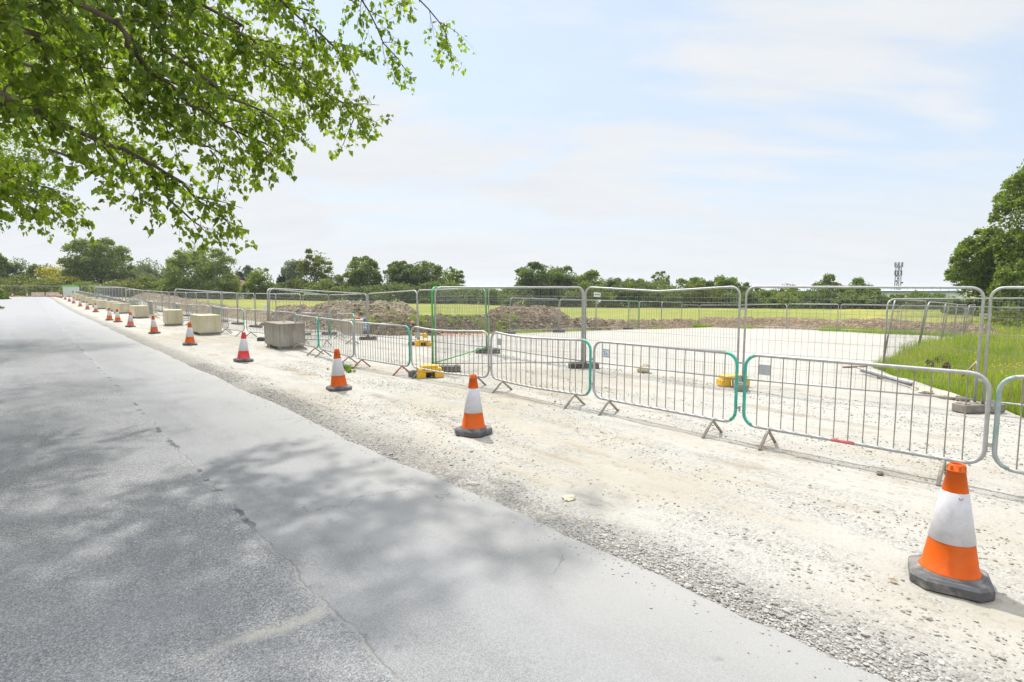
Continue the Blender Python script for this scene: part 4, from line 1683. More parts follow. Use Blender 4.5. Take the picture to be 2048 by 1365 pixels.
def tree(name, px, hw, ytop, depth, leaf, label, n=2600, group='trees beyond the meadow', cat='tree', trunk_z=0.22, lobes=16, lr=0.36, shell=0.5,
         size=None, shape=None, droop=0.0, ry=0.85, base=None, trunk=True, seed=None, skirt=False, zoff=0.0):
    rng = np.random.default_rng(seed if seed is not None else int(px * 13 + ytop * 7) % 100000 + 3)
    X = (px - CX) / F * depth
    y = depth
    z0 = Hxy(X, y) if base is None else base
    top = CAMZ + (HOR - ytop) / F * depth
    hgt = top - z0
    rx = hw / F * depth
    c0 = z0 + hgt * trunk_z * 0.6
    if trunk_z < 0.06:
        c0 = z0 - 0.55 * hgt
    zc = (c0 + top) / 2 - z0
    rz = (top - c0) / 2
    root = empty(name, (X, y, z0))
    root.rotation_euler = (0, 0, 0)
    lobes = int(lobes * 2.0)
    lr *= 0.74
    if depth > 70:
        rx *= 1.10
    C, L = crown_points(int(n * 2.6) if depth > 70 else int(n * 1.15), rx, rx * ry, zc, rz, lobes, lr, shell, droop, rng=rng, shape=shape)
    if size is None:
        size = 0.0018 * depth
    keep = C[:, 2] > 0.05
    V, FA = leaf_cloud(C[keep], size)
    np_mesh('crown', V, FA, M[leaf], root)
    if trunk:
        b = MB()
        tr = max(0.12, hgt * 0.022)
        b.tube([(0, 0, -0.2), (tr * 0.3, 0, zc * 0.4), (0, 0, zc * 0.9), (0, 0, zc + rz * 0.3)], [tr * 1.3, tr, tr * 0.75, tr * 0.3], 7)
        for q in L[::2][:9]:
            h0 = zc * rng.uniform(0.35, 0.8)
            m_ = Vector((q[0] * 0.5, q[1] * 0.5, (h0 + q[2]) / 2 + 0.1 * hgt * rng.uniform(-0.3, 0.6)))
            b.tube([(0, 0, h0), m_, tuple(q)], [tr * 0.55, tr * 0.38, tr * 0.14], 5)
        b.build('trunk', M['bark_dark'], root)
    return tag(root, label, cat, group)


T = tree
# ---- left group, beyond the bend and the meadow
T('tree', 2, 20, 500, 128, 'leaf_lime', 'pale green tree at the left frame edge', 2200)
T('tree', 43, 34, 507, 132, 'leaf_dark', 'dark green rounded tree left of the golden tree', 3000, trunk_z=0.05, ry=0.8)
T('tree', 98, 28, 519, 165, 'leaf_dark', 'bluish dark tree behind the golden tree', 1800, trunk_z=0.05)
T('tree', 128, 46, 521, 126, 'leaf_gold', 'golden yellow leaved tree left of the tall domed oak', 3600, trunk_z=0.0, lobes=20)
T('oak_tree', 206, 62, 481, 120, 'leaf_oak', 'tall dark domed oak left of the pale willow', 6800, trunk_z=0.16, lobes=26, lr=0.32)
T('willow_tree', 303, 44, 509, 140, 'leaf_grey', 'pale grey-green willow between the two large oaks', 3800, trunk_z=0.0, droop=0.12, lobes=18)
T('tree', 260, 28, 528, 150, 'leaf_green', 'mid green tree behind the left flank of the willow', 1500)
T('shrub', 290, 28, 534, 122, 'leaf_grey', 'silvery rounded shrub in front of the willow', 2000, cat='shrub', trunk_z=0.0)
T('oak_tree', 404, 76, 478, 112, 'leaf_oak', 'broad spreading oak with open crown and low skirts', 9000, trunk_z=0.03, lobes=38, lr=0.27, shell=0.45)
T('shrub', 372, 48, 552, 110, 'leaf_green', 'green skirt of bushes under the left of the broad oak', 1800, cat='shrub', trunk_z=0.0)
T('shrub', 446, 38, 548, 109, 'leaf_oak', 'green bush under the right of the broad oak', 1600, cat='shrub', trunk_z=0.0)
T('conifer_tree', 482, 11, 527, 150, 'leaf_conifer', 'dark pointed conifer right of the broad oak', 1300, trunk_z=0.0, shape='egg', lr=0.5)
T('poplar_tree', 500, 11, 527, 165, 'leaf_grey', 'pale slim tree behind the round tree by the white house', 900)
T('tree', 522, 32, 529, 118, 'leaf_green', 'round bright-topped green tree beside the white house', 3600, trunk_z=0.05, lobes=20)
T('yew_tree', 564, 12, 542, 122, 'leaf_conifer', 'dark narrow yew right of the round green tree', 1200, trunk_z=0.0, lr=0.5)
T('poplar_tree', 589, 24, 515, 150, 'leaf_grey', 'bluish grey-green tree behind the thin-crowned tree', 2300, lobes=18)
T('ash_tree', 634, 38, 494, 122, 'leaf_olive', 'tall thin-crowned tree with its trunk showing', 2900, trunk_z=0.12, lobes=26, lr=0.24, shell=0.3, shape='egg')
T('shrub', 596, 26, 552, 118, 'leaf_olive', 'olive bush under the left of the thin-crowned tree', 1500, cat='shrub', trunk_z=0.0)
T('shrub', 672, 34, 545, 120, 'leaf_olive', 'olive bush right of the thin-crowned tree', 1900, cat='shrub', trunk_z=0.0)
T('oak_tree', 728, 37, 509, 112, 'leaf_oak', 'separate oak with a clear fork above the pale soil heap', 3800, trunk_z=0.12, lobes=22, lr=0.29)
T('shrub', 757, 22, 551, 112, 'leaf_olive', 'bush between the forked oak and the pair of dark oaks', 900, cat='shrub', trunk_z=0.0)
T('shrub', 706, 22, 555, 111, 'leaf_dark', 'dark bush under the left of the forked oak', 900, cat='shrub', trunk_z=0.0)
T('oak_tree', 803, 35, 520, 108, 'leaf_dark', 'left one of the pair of dark oaks behind the soil heap', 3600, trunk_z=0.1, lobes=22, lr=0.3)
T('oak_tree', 850, 38, 517, 110, 'leaf_dark', 'right one of the pair of dark oaks behind the soil heap', 3600, trunk_z=0.1, lobes=22, lr=0.3)
T('tree', 902, 30, 533, 118, 'leaf_lime', 'pale open tree right of the pair of dark oaks', 1400, trunk_z=0.15, lobes=22, lr=0.22, shell=0.3)
# ---- centre
T('oak_tree', 1078, 51, 522, 100, 'leaf_dark', 'large dark oak left in the clump above the brown soil heap', 4800, trunk_z=0.14, lobes=26, lr=0.3)
T('oak_tree', 1122, 41, 532, 102, 'leaf_dark', 'dark oak on the right flank of the large clump', 3000, trunk_z=0.1)
T('oak_tree', 1175, 40, 543, 101, 'leaf_oak', 'lower oak between the large clump and the flat-topped oak', 2700, trunk_z=0.1)
T('oak_tree', 1225, 31, 552, 100, 'leaf_dark', 'flat-topped dark oak above the small white sign', 1900, trunk_z=0.1)
T('tree', 1270, 34, 557, 110, 'leaf_lime', 'pale green tree in the middle of the tree line', 1500)
T('tree', 1320, 20, 541, 116, 'leaf_lime', 'thin airy pale tree standing above the dark hedge trees', 700, trunk_z=0.2, lr=0.2, shell=0.3, lobes=20)
T('tree', 1318, 41, 556, 101, 'leaf_oak', 'dark hedge tree below the airy pale tree', 2200, trunk_z=0.0)
T('tree', 1365, 41, 554, 100, 'leaf_oak', 'dark hedge tree left of the rounded pale tree', 2300, trunk_z=0.0)
T('tree', 1397, 24, 552, 108, 'leaf_lime', 'rounded pale tree between two dark trees', 1200)
T('tree', 1424, 21, 553, 104, 'leaf_dark', 'dark tree left of the bright green rounded tree', 1300, trunk_z=0.0)
T('tree', 1452, 34, 548, 100, 'leaf_green', 'bright green rounded tree behind the kinked panel end', 2300, trunk_z=0.0)
T('tree', 1486, 24, 559, 98, 'leaf_dark', 'dark tree just left of the tall fence posts', 1400, trunk_z=0.0)
T('tree', 1518, 20, 573, 96, 'leaf_oak', 'low tree before the left part of the grey warehouse', 1200, trunk_z=0.0)
T('tree', 1570, 36, 562, 95, 'leaf_oak', 'open tree with separate tufts right of the warehouse gap', 2000, trunk_z=0.05, lr=0.26)
T('shrub', 1605, 26, 578, 93, 'leaf_green', 'bright bush between two trees behind the far fence', 1200, cat='shrub', trunk_z=0.0)
T('oak_tree', 1651, 40, 550, 94, 'leaf_oak', 'highest domed oak left of the mast', 3400, trunk_z=0.05, lobes=22)
T('tree', 1716, 36, 555, 95, 'leaf_green', 'grey-topped tree between the domed oak and the mast', 2700, trunk_z=0.02, lobes=18)
T('shrub', 1748, 26, 575, 92, 'leaf_oak', 'dark bush at the foot of the tree left of the mast', 1300, cat='shrub', trunk_z=0.0)
T('shrub', 1830, 34, 577, 92, 'leaf_oak', 'rounded shrub before the right part of the grey warehouse', 1700, cat='shrub', trunk_z=0.0)
T('shrub', 1790, 22, 588, 90, 'leaf_green', 'low shrub under the mast', 1000, cat='shrub', trunk_z=0.0)
T('shrub', 1880, 30, 585, 86, 'leaf_green', 'low shrub between the warehouse and the big trees', 1400, cat='shrub', trunk_z=0.0)
# ---- right, nearer
rg = 'big trees at the right edge'
T('maple_tree', 1966, 74, 452, 60, 'leaf_green', 'big leafy tree reaching lowest towards the warehouse', 15000, rg, trunk_z=0.10, lobes=44, lr=0.25, size=0.16, shell=0.45)
T('maple_tree', 2080, 106, 282, 54, 'leaf_green', 'tallest leafy tree cut by the right frame edge', 26000, rg, trunk_z=0.06, lobes=60, lr=0.24, size=0.15, shell=0.45)
T('maple_tree', 2030, 62, 520, 52, 'leaf_lime', 'lower sunlit tree before the tallest tree at the right', 9000, rg, trunk_z=0.05, lobes=30, lr=0.28, size=0.14)
T('shrub', 2022, 44, 612, 40, 'leaf_olive', 'loose pale bush in the tall grass at the right', 1600, 'bushes in the grass', 'shrub', trunk_z=0.0, size=0.07, lr=0.3, trunk=False)
T('shrub', 2075, 40, 632, 36, 'leaf_lime', 'leafy bush at the right frame edge', 1200, 'bushes in the grass', 'shrub', trunk_z=0.0, size=0.07, lr=0.3, trunk=False)
T('shrub', 1915, 34, 596, 64, 'leaf_dark', 'dark undergrowth bush at the foot of the big tree', 1800, 'bushes in the grass', 'shrub', trunk_z=0.0, size=0.14, trunk=False)
T('shrub', 1975, 40, 590, 60, 'leaf_dark', 'dark bush in the shade under the big trees', 2600, 'bushes in the grass', 'shrub', trunk_z=0.0, size=0.13, trunk=False)
# ---- hedge bushes closing the foot of the tree line
hb = [(18, 40, 545, 118, 'leaf_olive', 'brownish bush at the left frame edge below the pale tree'), (66, 46, 548, 114, 'leaf_olive', 'olive bush under the dark rounded tree'),
      (120, 46, 552, 112, 'leaf_olive', 'olive bush under the golden tree'), (170, 40, 556, 111, 'leaf_oak', 'green bush under the left side of the domed oak'),
      (216, 36, 556, 110, 'leaf_oak', 'dark bush under the trunk of the domed oak'), (248, 36, 553, 110, 'leaf_brown', 'brownish bush right of the domed oak trunk'),
      (292, 34, 549, 109, 'leaf_olive', 'yellow-green bush below the silvery shrub'), (336, 30, 560, 109, 'leaf_oak', 'dark bush left of the broad oak'),
      (640, 36, 562, 116, 'leaf_oak', 'dark bush at the foot of the thin-crowned tree'), (560, 26, 566, 117, 'leaf_dark', 'dark bush below the narrow yew'),
      (740, 40, 568, 108, 'leaf_dark', 'dark hedge bush at the foot of the forked oak'), (800, 44, 566, 105, 'leaf_dark', 'dark hedge bush at the foot of the left dark oak'),
      (860, 44, 568, 105, 'leaf_dark', 'dark hedge bush at the foot of the right dark oak'), (915, 36, 574, 106, 'leaf_green', 'green bush below the pale open tree'),
      (962, 36, 579, 104, 'leaf_green', 'green bush right of the green gate panel'), (1006, 34, 580, 102, 'leaf_green', 'green bush in the gap left of the large oak clump'),
      (1060, 40, 570, 98, 'leaf_dark', 'dark hedge bush at the foot of the large oak'), (1120, 40, 570, 98, 'leaf_dark', 'dark hedge bush at the foot of the clump flank'),
      (1180, 40, 572, 97, 'leaf_oak', 'dark hedge bush below the lower oak'), (1238, 38, 574, 97, 'leaf_dark', 'dark hedge bush below the flat-topped oak'),
      (1290, 38, 574, 97, 'leaf_dark', 'dark hedge bush below the pale middle tree'), (1345, 38, 576, 96, 'leaf_dark', 'dark hedge bush below the hedge trees'),
      (1392, 30, 578, 95, 'leaf_olive', 'yellow-green bush before the dark hedge'), (1430, 32, 580, 95, 'leaf_olive', 'olive bush below the bright rounded tree'),
      (1480, 34, 584, 93, 'leaf_dark', 'dark hedge bush behind the tall fence posts'), (1530, 32, 590, 92, 'leaf_green', 'green hedge bush before the warehouse gap'),
      (1575, 32, 584, 91, 'leaf_oak', 'dark hedge bush below the open tufted tree'), (1640, 38, 584, 90, 'leaf_dark', 'dark hedge bush below the domed oak'),
      (1690, 34, 586, 90, 'leaf_oak', 'dark hedge bush right of the domed oak'), (1740, 30, 592, 89, 'leaf_dark', 'dark hedge bush left of the mast foot'),
      (1850, 34, 594, 86, 'leaf_dark', 'dark hedge bush right of the mast foot')]
for px, hw, yt, d_, lf, lab in hb:
    T('shrub', px, hw * 1.2, yt - (9 if 1030 < px < 1510 else 6 if px > 600 else -6 if px < 260 else 4), d_, lf, lab, 1600, 'hedge bushes below the tree line', 'shrub', trunk_z=0.0, lr=0.42, trunk=False, lobes=14)
# bush on the verge left of the road
T('shrub', -6, 23, 573, 78, 'leaf_lime', 'sunlit yellow-green bush on the left verge of the road', 2600, 'bushes on the left verge', 'shrub', trunk_z=0.0, size=0.10, trunk=False, base=0.3)
T('shrub', -22, 26, 612, 50, 'leaf_olive', 'low bush at the left frame edge beside the road', 1200, 'bushes on the left verge', 'shrub', trunk_z=0.0, size=0.08, trunk=False, base=0.1)


# ------------------------------------------------------------------ the overhanging poplar
def poplar_leaves(Pt, Dn, size):
    """heart-shaped hanging leaves: Pt stalk ends, Dn pointing directions"""
    n = len(Pt)
    Dn = Dn / np.linalg.norm(Dn, axis=1)[:, None]
    sd = np.cross(Dn, RNG.normal(size=(n, 3)))
    sd /= np.linalg.norm(sd, axis=1)[:, None]
    nm = np.cross(sd, Dn)
    z = (size * RNG.uniform(0.5, 1.4, n))[:, None]
    fold = RNG.uniform(0.05, 0.28, n)[:, None]
    v0 = Pt
    l1, r1 = Pt + (Dn * 0.18 - sd * 0.47) * z + nm * z * fold, Pt + (Dn * 0.18 + sd * 0.47) * z + nm * z * fold
    l2, r2 = Pt + (Dn * 0.52 - sd * 0.34) * z + nm * z * fold * 0.8, Pt + (Dn * 0.52 + sd * 0.34) * z + nm * z * fold * 0.8
    tp = Pt + Dn * z * 1.05 - nm * z * 0.06
    V = np.stack([v0, r1, r2, tp, l2, l1], 1).reshape(-1, 3)
    o = (np.arange(n) * 6)[:, None]
    FA = np.concatenate([o + [0, 1, 2, 3], o + [0, 3, 4, 5]], 0)
    return V, FA


def bez(pts_, step):
    """points along a polyline with rounded course (Catmull-Rom)"""
    pts_ = [Vector(p) for p in pts_]
    out = []
    for i in range(len(pts_) - 1):
        p0 = pts_[max(0, i - 1)]
        p1, p2 = pts_[i], pts_[i + 1]
        p3 = pts_[min(len(pts_) - 1, i + 2)]
        n = max(2, int((p2 - p1).length / step))
        for k in range(n):
            u = k / n
            out.append(0.5 * ((2 * p1) + (p2 - p0) * u + (2 * p0 - 5 * p1 + 4 * p2 - p3) * u * u + (3 * p1 - p0 - 3 * p2 + p3) * u ** 3))
    out.append(pts_[-1])
    return out


def rv():
    while True:
        v = Vector((random.uniform(-1, 1), random.uniform(-1, 1), random.uniform(-1, 1)))
        if 0.05 < v.length < 1:
            return v.normalized()


class Poplar:
    def __init__(self):
        self.wood, self.P, self.D = MB(), [], []

    def twig(self, p, d, ln, leaves, r=0.0024):
        q = [p]
        dd = d.copy()
        for _ in range(3):
            dd = (dd + Vector((0, 0, -0.22)) + rv() * 0.25).normalized()
            q.append(q[-1] + dd * ln / 3)
        self.wood.tube(q, [r, r * 0.8, r * 0.6, r * 0.35], 3, caps=False)
        for k in range(leaves + 3):
            u = random.uniform(0.12, 1.0) * 3
            i = min(2, int(u))
            pt = q[i].lerp(q[i + 1], u - i)
            out = (rv() + dd * 0.3 + Vector((0, 0, -0.35))).normalized()
            self.P.append(tuple(pt + out * 0.035))
            self.D.append(tuple((out * 0.6 + Vector((0, 0, -0.7)) + rv() * 0.5)))

    def branch(self, p, d, ln, r, dens, leaves):
        q = [p]
        dd = d.copy()
        n = max(3, int(ln / 0.16))
        for _ in range(n):
            dd = (dd + Vector((0, 0, -0.05)) + rv() * 0.16).normalized()
            q.append(q[-1] + dd * ln / n)
        self.wood.tube(q, [r * (1 - 0.75 * i / n) for i in range(n + 1)], 4, caps=False)
        c = max(3, int(ln * dens * 1.25))
        for k in range(c):
            u = (k + random.random()) / c * n
            i = min(n - 1, int(u))
            pt = q[i].lerp(q[i + 1], u - i)
            tg = (q[i + 1] - q[i]).normalized()
            sd = (rv() + tg * 0.5).normalized()
            self.twig(pt, sd, random.uniform(0.16, 0.40), leaves)

    def limb(self, pts_, r0, r1, every=0.30, bl=(0.5, 1.0), dens=9.0, leaves=8, start=0.15):
        q = bez(pts_, 0.15)
        n = len(q)
        self.wood.tube([p + rv() * r0 * 0.5 for p in q], [r0 + (r1 - r0) * (i / (n - 1)) ** 0.8 for i in range(n)], 7)
        L = sum((q[i + 1] - q[i]).length for i in range(n - 1))
        c = max(2, int(L / every * 1.5))
        for k in range(c):
            u = start + (1 - start) * (k + random.random()) / c
            i = min(n - 2, int(u * (n - 1)))
            tg = (q[i + 1] - q[i]).normalized()
            sd = rv()
            sd = (sd - tg * sd.dot(tg)).normalized()
            d = (tg * 0.75 + sd * 0.8).normalized()
            self.branch(q[i], d, random.uniform(*bl) * (1.0 - 0.35 * u), max(0.005, r1 * 0.9), dens, leaves)
        self.branch(q[-1], (q[-1] - q[-2]).normalized(), bl[0] * 0.7, r1, dens, leaves)


def pp(*a):
    return [PD(*q) for q in a]


pop = Poplar()
tx, ty = ST(6.5, -4.6)
tz0 = H(6.5, -4.6)
trk = lambda z: Vector((tx + 0.05 * math.sin(z), ty + 0.05 * math.cos(z), tz0 + z))
pop.wood.tube([trk(z) for z in (-0.3, 0.3, 1.5, 3, 5, 7, 9.5, 12)], [0.55, 0.42, 0.36, 0.33, 0.29, 0.23, 0.15, 0.06], 14)
# limbs seen in the photograph
pop.limb([trk(2.7)] + pp((-150, 150, 4.4), (0, 208, 5.0), (110, 236, 5.5), (220, 290, 5.9), (330, 352, 6.3), (430, 425, 6.8)), 0.10, 0.012, 0.24, (0.45, 0.85), 10, 8, 0.3)
pop.limb([trk(4.2)] + pp((-60, 20, 4.8), (80, 90, 5.2), (200, 160, 5.6), (330, 250, 6.0), (430, 300, 6.5)), 0.08, 0.010, 0.25, (0.5, 0.9), 10, 8, 0.3)
pop.limb([trk(4.8)] + pp((100, -20, 5.0), (260, 105, 5.6), (360, 195, 6.0), (470, 260, 6.6), (545, 300, 7.0)), 0.08, 0.010, 0.25, (0.45, 0.9), 10, 8, 0.3)
pop.limb([trk(5.2)] + pp((215, -30, 5.6), (300, 70, 5.8), (420, 170, 6.2), (520, 225, 6.6), (575, 262, 6.8)), 0.07, 0.010, 0.25, (0.45, 0.9), 10, 8, 0.3)
pop.limb([trk(5.8)] + pp((370, -10, 6.0), (470, 58, 6.3), (580, 140, 6.8), (650, 185, 7.1), (715, 228, 7.3)), 0.05, 0.009, 0.17, (0.4, 0.8), 10, 8, 0.35)
pop.limb([trk(6.4)] + pp((430, -90, 6.3), (545, -10, 6.6), (630, 60, 7.0), (690, 120, 7.3)), 0.05, 0.009, 0.18, (0.4, 0.75), 9, 8, 0.4)
pop.limb([trk(7.0)] + pp((560, -120, 6.6), (690, -60, 6.9), (735, 20, 7.2), (765, 85, 7.5), (800, 125, 7.7)), 0.05, 0.007, 0.42, (0.22, 0.42), 10, 8, 0.55)
pop.limb([trk(7.2)] + pp((600, -160, 6.6), (760, -80, 7.0), (830, -10, 7.4), (880, 45, 7.7), (895, 85, 7.8)), 0.05, 0.007, 0.36, (0.25, 0.55), 10, 8, 0.55)
pop.limb(pp((715, 225, 7.3), (700, 255, 7.35), (686, 290, 7.4)), 0.008, 0.004, 0.5, (0.12, 0.2), 12, 6, 0.0)
pop.limb(pp((520, 225, 6.6), (540, 265, 6.7), (535, 300, 6.75)), 0.010, 0.004, 0.4, (0.2, 0.35), 12, 8, 0.0)
pop.limb(pp((420, 300, 6.5), (440, 330, 6.6), (436, 370, 6.65)), 0.010, 0.004, 0.4, (0.2, 0.3), 12, 8, 0.0)
pop.limb(pp((250, 310, 6.0), (262, 350, 6.1), (285, 395, 6.2)), 0.010, 0.004, 0.5, (0.15, 0.28), 10, 6, 0.0)
pop.limb([trk(2.2)] + pp((-200, 250, 5.6), (-60, 320, 6.6), (20, 350, 7.2), (80, 372, 7.8), (125, 395, 8.3)), 0.06, 0.008, 0.22, (0.5, 0.9), 10, 9, 0.35)
pop.limb(pp((-90, 340, 7.0), (-20, 385, 7.6), (30, 410, 8.0), (75, 430, 8.4)), 0.03, 0.006, 0.2, (0.35, 0.6), 10, 9, 0.1)
pop.limb(pp((100, 300, 6.6), (150, 320, 7.0), (185, 335, 7.3), (205, 352, 7.5)), 0.02, 0.005, 0.3, (0.25, 0.45), 10, 8, 0.0)
pop.limb(pp((300, 345, 6.3), (340, 400, 6.6), (385, 440, 6.8), (410, 462, 6.9)), 0.02, 0.005, 0.25, (0.25, 0.45), 11, 9, 0.0)
pop.limb([trk(3.4)] + pp((-40, 100, 6.5), (60, 170, 7.5), (170, 230, 8.4), (260, 300, 9.0)), 0.07, 0.010, 0.24, (0.6, 1.1), 10, 8, 0.3)
pop.limb([trk(4.6)] + pp((0, -10, 6.0), (150, 60, 7.0), (300, 140, 7.8), (420, 200, 8.3), (500, 240, 8.8)), 0.07, 0.010, 0.25, (0.6, 1.1), 10, 8, 0.3)
pop.limb([trk(5.4)] + pp((160, -90, 6.4), (320, 20, 7.2), (470, 100, 7.8), (590, 170, 8.3)), 0.07, 0.010, 0.25, (0.6, 1.1), 10, 8, 0.3)
# crown above and beside the frame (it shades the road)
for a_, z, ln, el in ((-70, 5.4, 4.6, 0.25), (-110, 6.8, 4.0, 0.35), (75, 8.2, 4.2, 0.45), (130, 6.0, 3.6, 0.4), (-45, 9.6, 3.6, 0.6), (-50, 6.2, 5.4, 0.22), (-85, 4.6, 4.2, 0.16)):
    an = math.radians(a_) + math.atan2(-UX, UY) * 0
    d = Vector((math.cos(an) * UY + math.sin(an) * UX, math.cos(an) * -UX + math.sin(an) * UY, el)).normalized()
    p0 = trk(z)
    pop.limb([p0, p0 + d * ln * 0.35, p0 + d * ln * 0.7 + Vector((0, 0, 0.1)), p0 + d * ln + Vector((0, 0, -0.3))], 0.07, 0.010, 0.75, (0.6, 1.1), 7, 6, 0.3)
root = empty('poplar_tree', (tx, ty, tz0))
tag(root, 'leafy poplar overhanging the road from the top left corner', 'tree', 'trees beside the road')
V, FA = poplar_leaves(np.array(pop.P), np.array(pop.D), 0.060)
off = np.array([tx, ty, tz0])
np_mesh('crown', V - off, FA, M['poplar'], root)
for i, v in enumerate(pop.wood.v):
    pop.wood.v[i] = (v[0] - tx, v[1] - ty, v[2] - tz0)
pop.wood.build('trunk', M['bark'], root)
print('poplar leaves', len(pop.P))

# further trees of the roadside row: their crowns hang over the road and shade it
def roadside(s, t, hgt, r, zlow, n, label, lobes=30, size=0.085, seed=1, lr=0.30, over=0.0):
    rng = np.random.default_rng(seed)
    x, y = ST(s, t)
    z0 = H(s, t)
    rt = empty('poplar_tree', (x, y, z0))
    zc, rz = (zlow + hgt) / 2, (hgt - zlow) / 2
    C, L = crown_points(n, r, r, zc, rz, lobes, lr, 0.35, rng=rng)
    C += np.array([UY * over, -UX * over, 0])
    L = [q + np.array([UY * over, -UX * over, 0]) for q in L]
    D = RNG.normal(size=C.shape) * 0.7 + np.array([0, 0, -0.7])
    V, FA = poplar_leaves(C, D, size)
    np_mesh('crown', V, FA, M['poplar'], rt)
    b = MB()
    b.tube([(0, 0, -0.3), (0.05, 0, zc * 0.5), (0, 0.05, zc), (0, 0, zc + rz * 0.6)], [0.42, 0.34, 0.2, 0.06], 10)
    for q in L[::2]:
        h0 = rng.uniform(zlow * 0.6, zc)
        b.tube([(0, 0, h0), (q[0] * 0.5, q[1] * 0.5, (h0 + q[2]) / 2 + 0.3), tuple(q)], [0.10, 0.07, 0.02], 6)
    b.build('trunk', M['bark'], rt)
    return tag(rt, label, 'tree', 'trees beside the road')


roadside(28.0, -4.4, 13.0, 7.0, 4.3, 46000, 'second poplar of the roadside row, behind the overhanging leaves at the left', seed=4, over=0.6)

roadside(17.5, -4.8, 12.5, 7.0, 6.4, 44000, 'third poplar crown of the roadside row, filling the gaps behind the front branches', seed=9, over=2.4)

# ================================================================== buildings and mast
def at_px(px, depth):
    return (px - CX) / F * depth


# long grey warehouse behind the trees on the right
x0, x1, yb = at_px(1492, 150), at_px(1925, 150), 150.0
root = empty('warehouse', ((x0 + x1) / 2, yb + 14, -5.0))
tag(root, 'long pale grey warehouse behind the trees at the right', 'warehouse')
L_ = x1 - x0
b = MB()
b.box((0, 0, 3.0), (L_, 28, 6.0))
b.build('wall', M['shed'], root)
b = MB()
b.box((0, 0, 6.30), (L_ + 0.6, 28.6, 0.6))
b.build('parapet', M['shed_trim'], root)
b = MB()
vs = [(-L_ / 2, -14, 6.602), (L_ / 2, -14, 6.602), (L_ / 2, 0, 6.75), (-L_ / 2, 0, 6.75), (L_ / 2, 14, 6.602), (-L_ / 2, 14, 6.602)]
b._add(vs, [[0, 1, 2, 3], [3, 2, 4, 5], [0, 3, 5], [1, 4, 2], [0, 5, 4, 1]])
b.build('roof', M['shed'], root)
for k in range(5):
    b = MB()
    b.box((-L_ / 2 + L_ * (k + 0.5) / 5, -14.04, 2.2), (4.0, 0.08, 4.4))
    b.build('roller_door', M['shed_trim'], root)

# small white house beside the round green tree
hx, hy = at_px(489, 126), 126
root = empty('house', (hx, hy, Hxy(hx, hy)))
tag(root, 'small white house with red-brown roof half hidden by trees', 'house')
b = MB()
b.box((0.6, 0, 1.35), (2.6, 4, 2.7))
b.build('wall', M['white_paint'], root)
b = MB()
b.box((-1.5, 0, 1.6), (1.6, 4.2, 3.2))
b.build('side_wall', M['brick'], root)
b = MB()
b._add([(-2.4, -2.2, 3.21), (2.0, -2.2, 2.72), (2.0, 2.2, 2.72), (-2.4, 2.2, 3.21), (-1.4, 0, 4.4), (1.4, 0, 3.7)], [[0, 1, 5, 4], [1, 2, 5], [2, 3, 4, 5], [3, 0, 4], [0, 3, 2, 1]])
ro = b.build('roof', M['roof'], root)
b = MB()
b.box((-1.4, 0.3, 4.3), (0.7, 0.7, 1.6))
b.build('chimney', M['brick'], ro)
b = MB()
b.box((0.3, -2.02, 1.5), (0.55, 0.06, 0.8))
b.build('window', M['dark'], root)
b = MB()
b.box((1.3, -2.02, 1.1), (0.6, 0.06, 1.9))
b.build('door', M['shed_trim'], root)

# lattice mast with antennas
mx, my, mz = at_px(1791.5, 215), 215.0, -4.5
root = empty('lattice_mast', (mx, my, mz))
tag(root, 'dark lattice telephone mast with antennas above the warehouse', 'mast')
top = CAMZ + (HOR - 529) / F * 215 - mz
b = MB()
w0 = 0.78
for i, (sx, sy) in enumerate(((-1, -1), (1, -1), (1, 1), (-1, 1))):
    b.tube([(sx * w0, sy * w0, 0), (sx * w0 * 0.82, sy * w0 * 0.82, top)], 0.10, 6)
n = 9
for k in range(n):
    z0, z1 = top * k / n, top * (k + 1) / n
    for sx in (-1, 1):
        f0, f1 = w0 * (1 - 0.18 * k / n), w0 * (1 - 0.18 * (k + 1) / n)
        sgn = 1 if k % 2 else -1
        for sy in (-1, 1):
            b.tube([(-f0 * sgn, sy * f0, z0), (f1 * sgn, sy * f1, z1)], 0.055, 4)
            b.tube([(sy * f0, -f0 * sgn, z0), (sy * f1, f1 * sgn, z1)], 0.055, 4)
        b.tube([(-f1, sx * f1, z1), (f1, sx * f1, z1)], 0.05, 4)
        b.tube([(sx * f1, -f1, z1), (sx * f1, f1, z1)], 0.05, 4)
b.build('lattice', M['mast'], root)
for z, r_ in ((top - 0.3, 1.3), (top - 3.4, 1.15)):
    b = MB()
    b.tube([(r_ * math.cos(a * math.pi / 6), r_ * math.sin(a * math.pi / 6), z - 0.9) for a in range(12)], 0.07, 5, closed=True)
    b.build('platform', M['mast'], root)
    for a in (0.2, 1.2, 2.4, 3.3, 4.2, 5.3):
        q = MB()
        q.box((r_ * math.cos(a), r_ * math.sin(a), z), (0.22, 0.18, 1.9))
        q.tube([(0.6 * math.cos(a), 0.6 * math.sin(a), z - 0.5), (r_ * math.cos(a), r_ * math.sin(a), z - 0.5)], 0.04, 5)
        q.build('antenna', M['antenna'], root)
for x_, z in ((1.2, top * 0.56), (-1.1, top * 0.6), (-1.0, top * 0.72)):
    q = MB()
    q.tube([(x_, -0.5, z), (x_, -0.9, z)], [0.34, 0.28], 14)
    q.tube([(x_ * 0.6, -0.6, z), (x_, -0.55, z)], 0.05, 5)
    q.build('dish', M['antenna'], root)

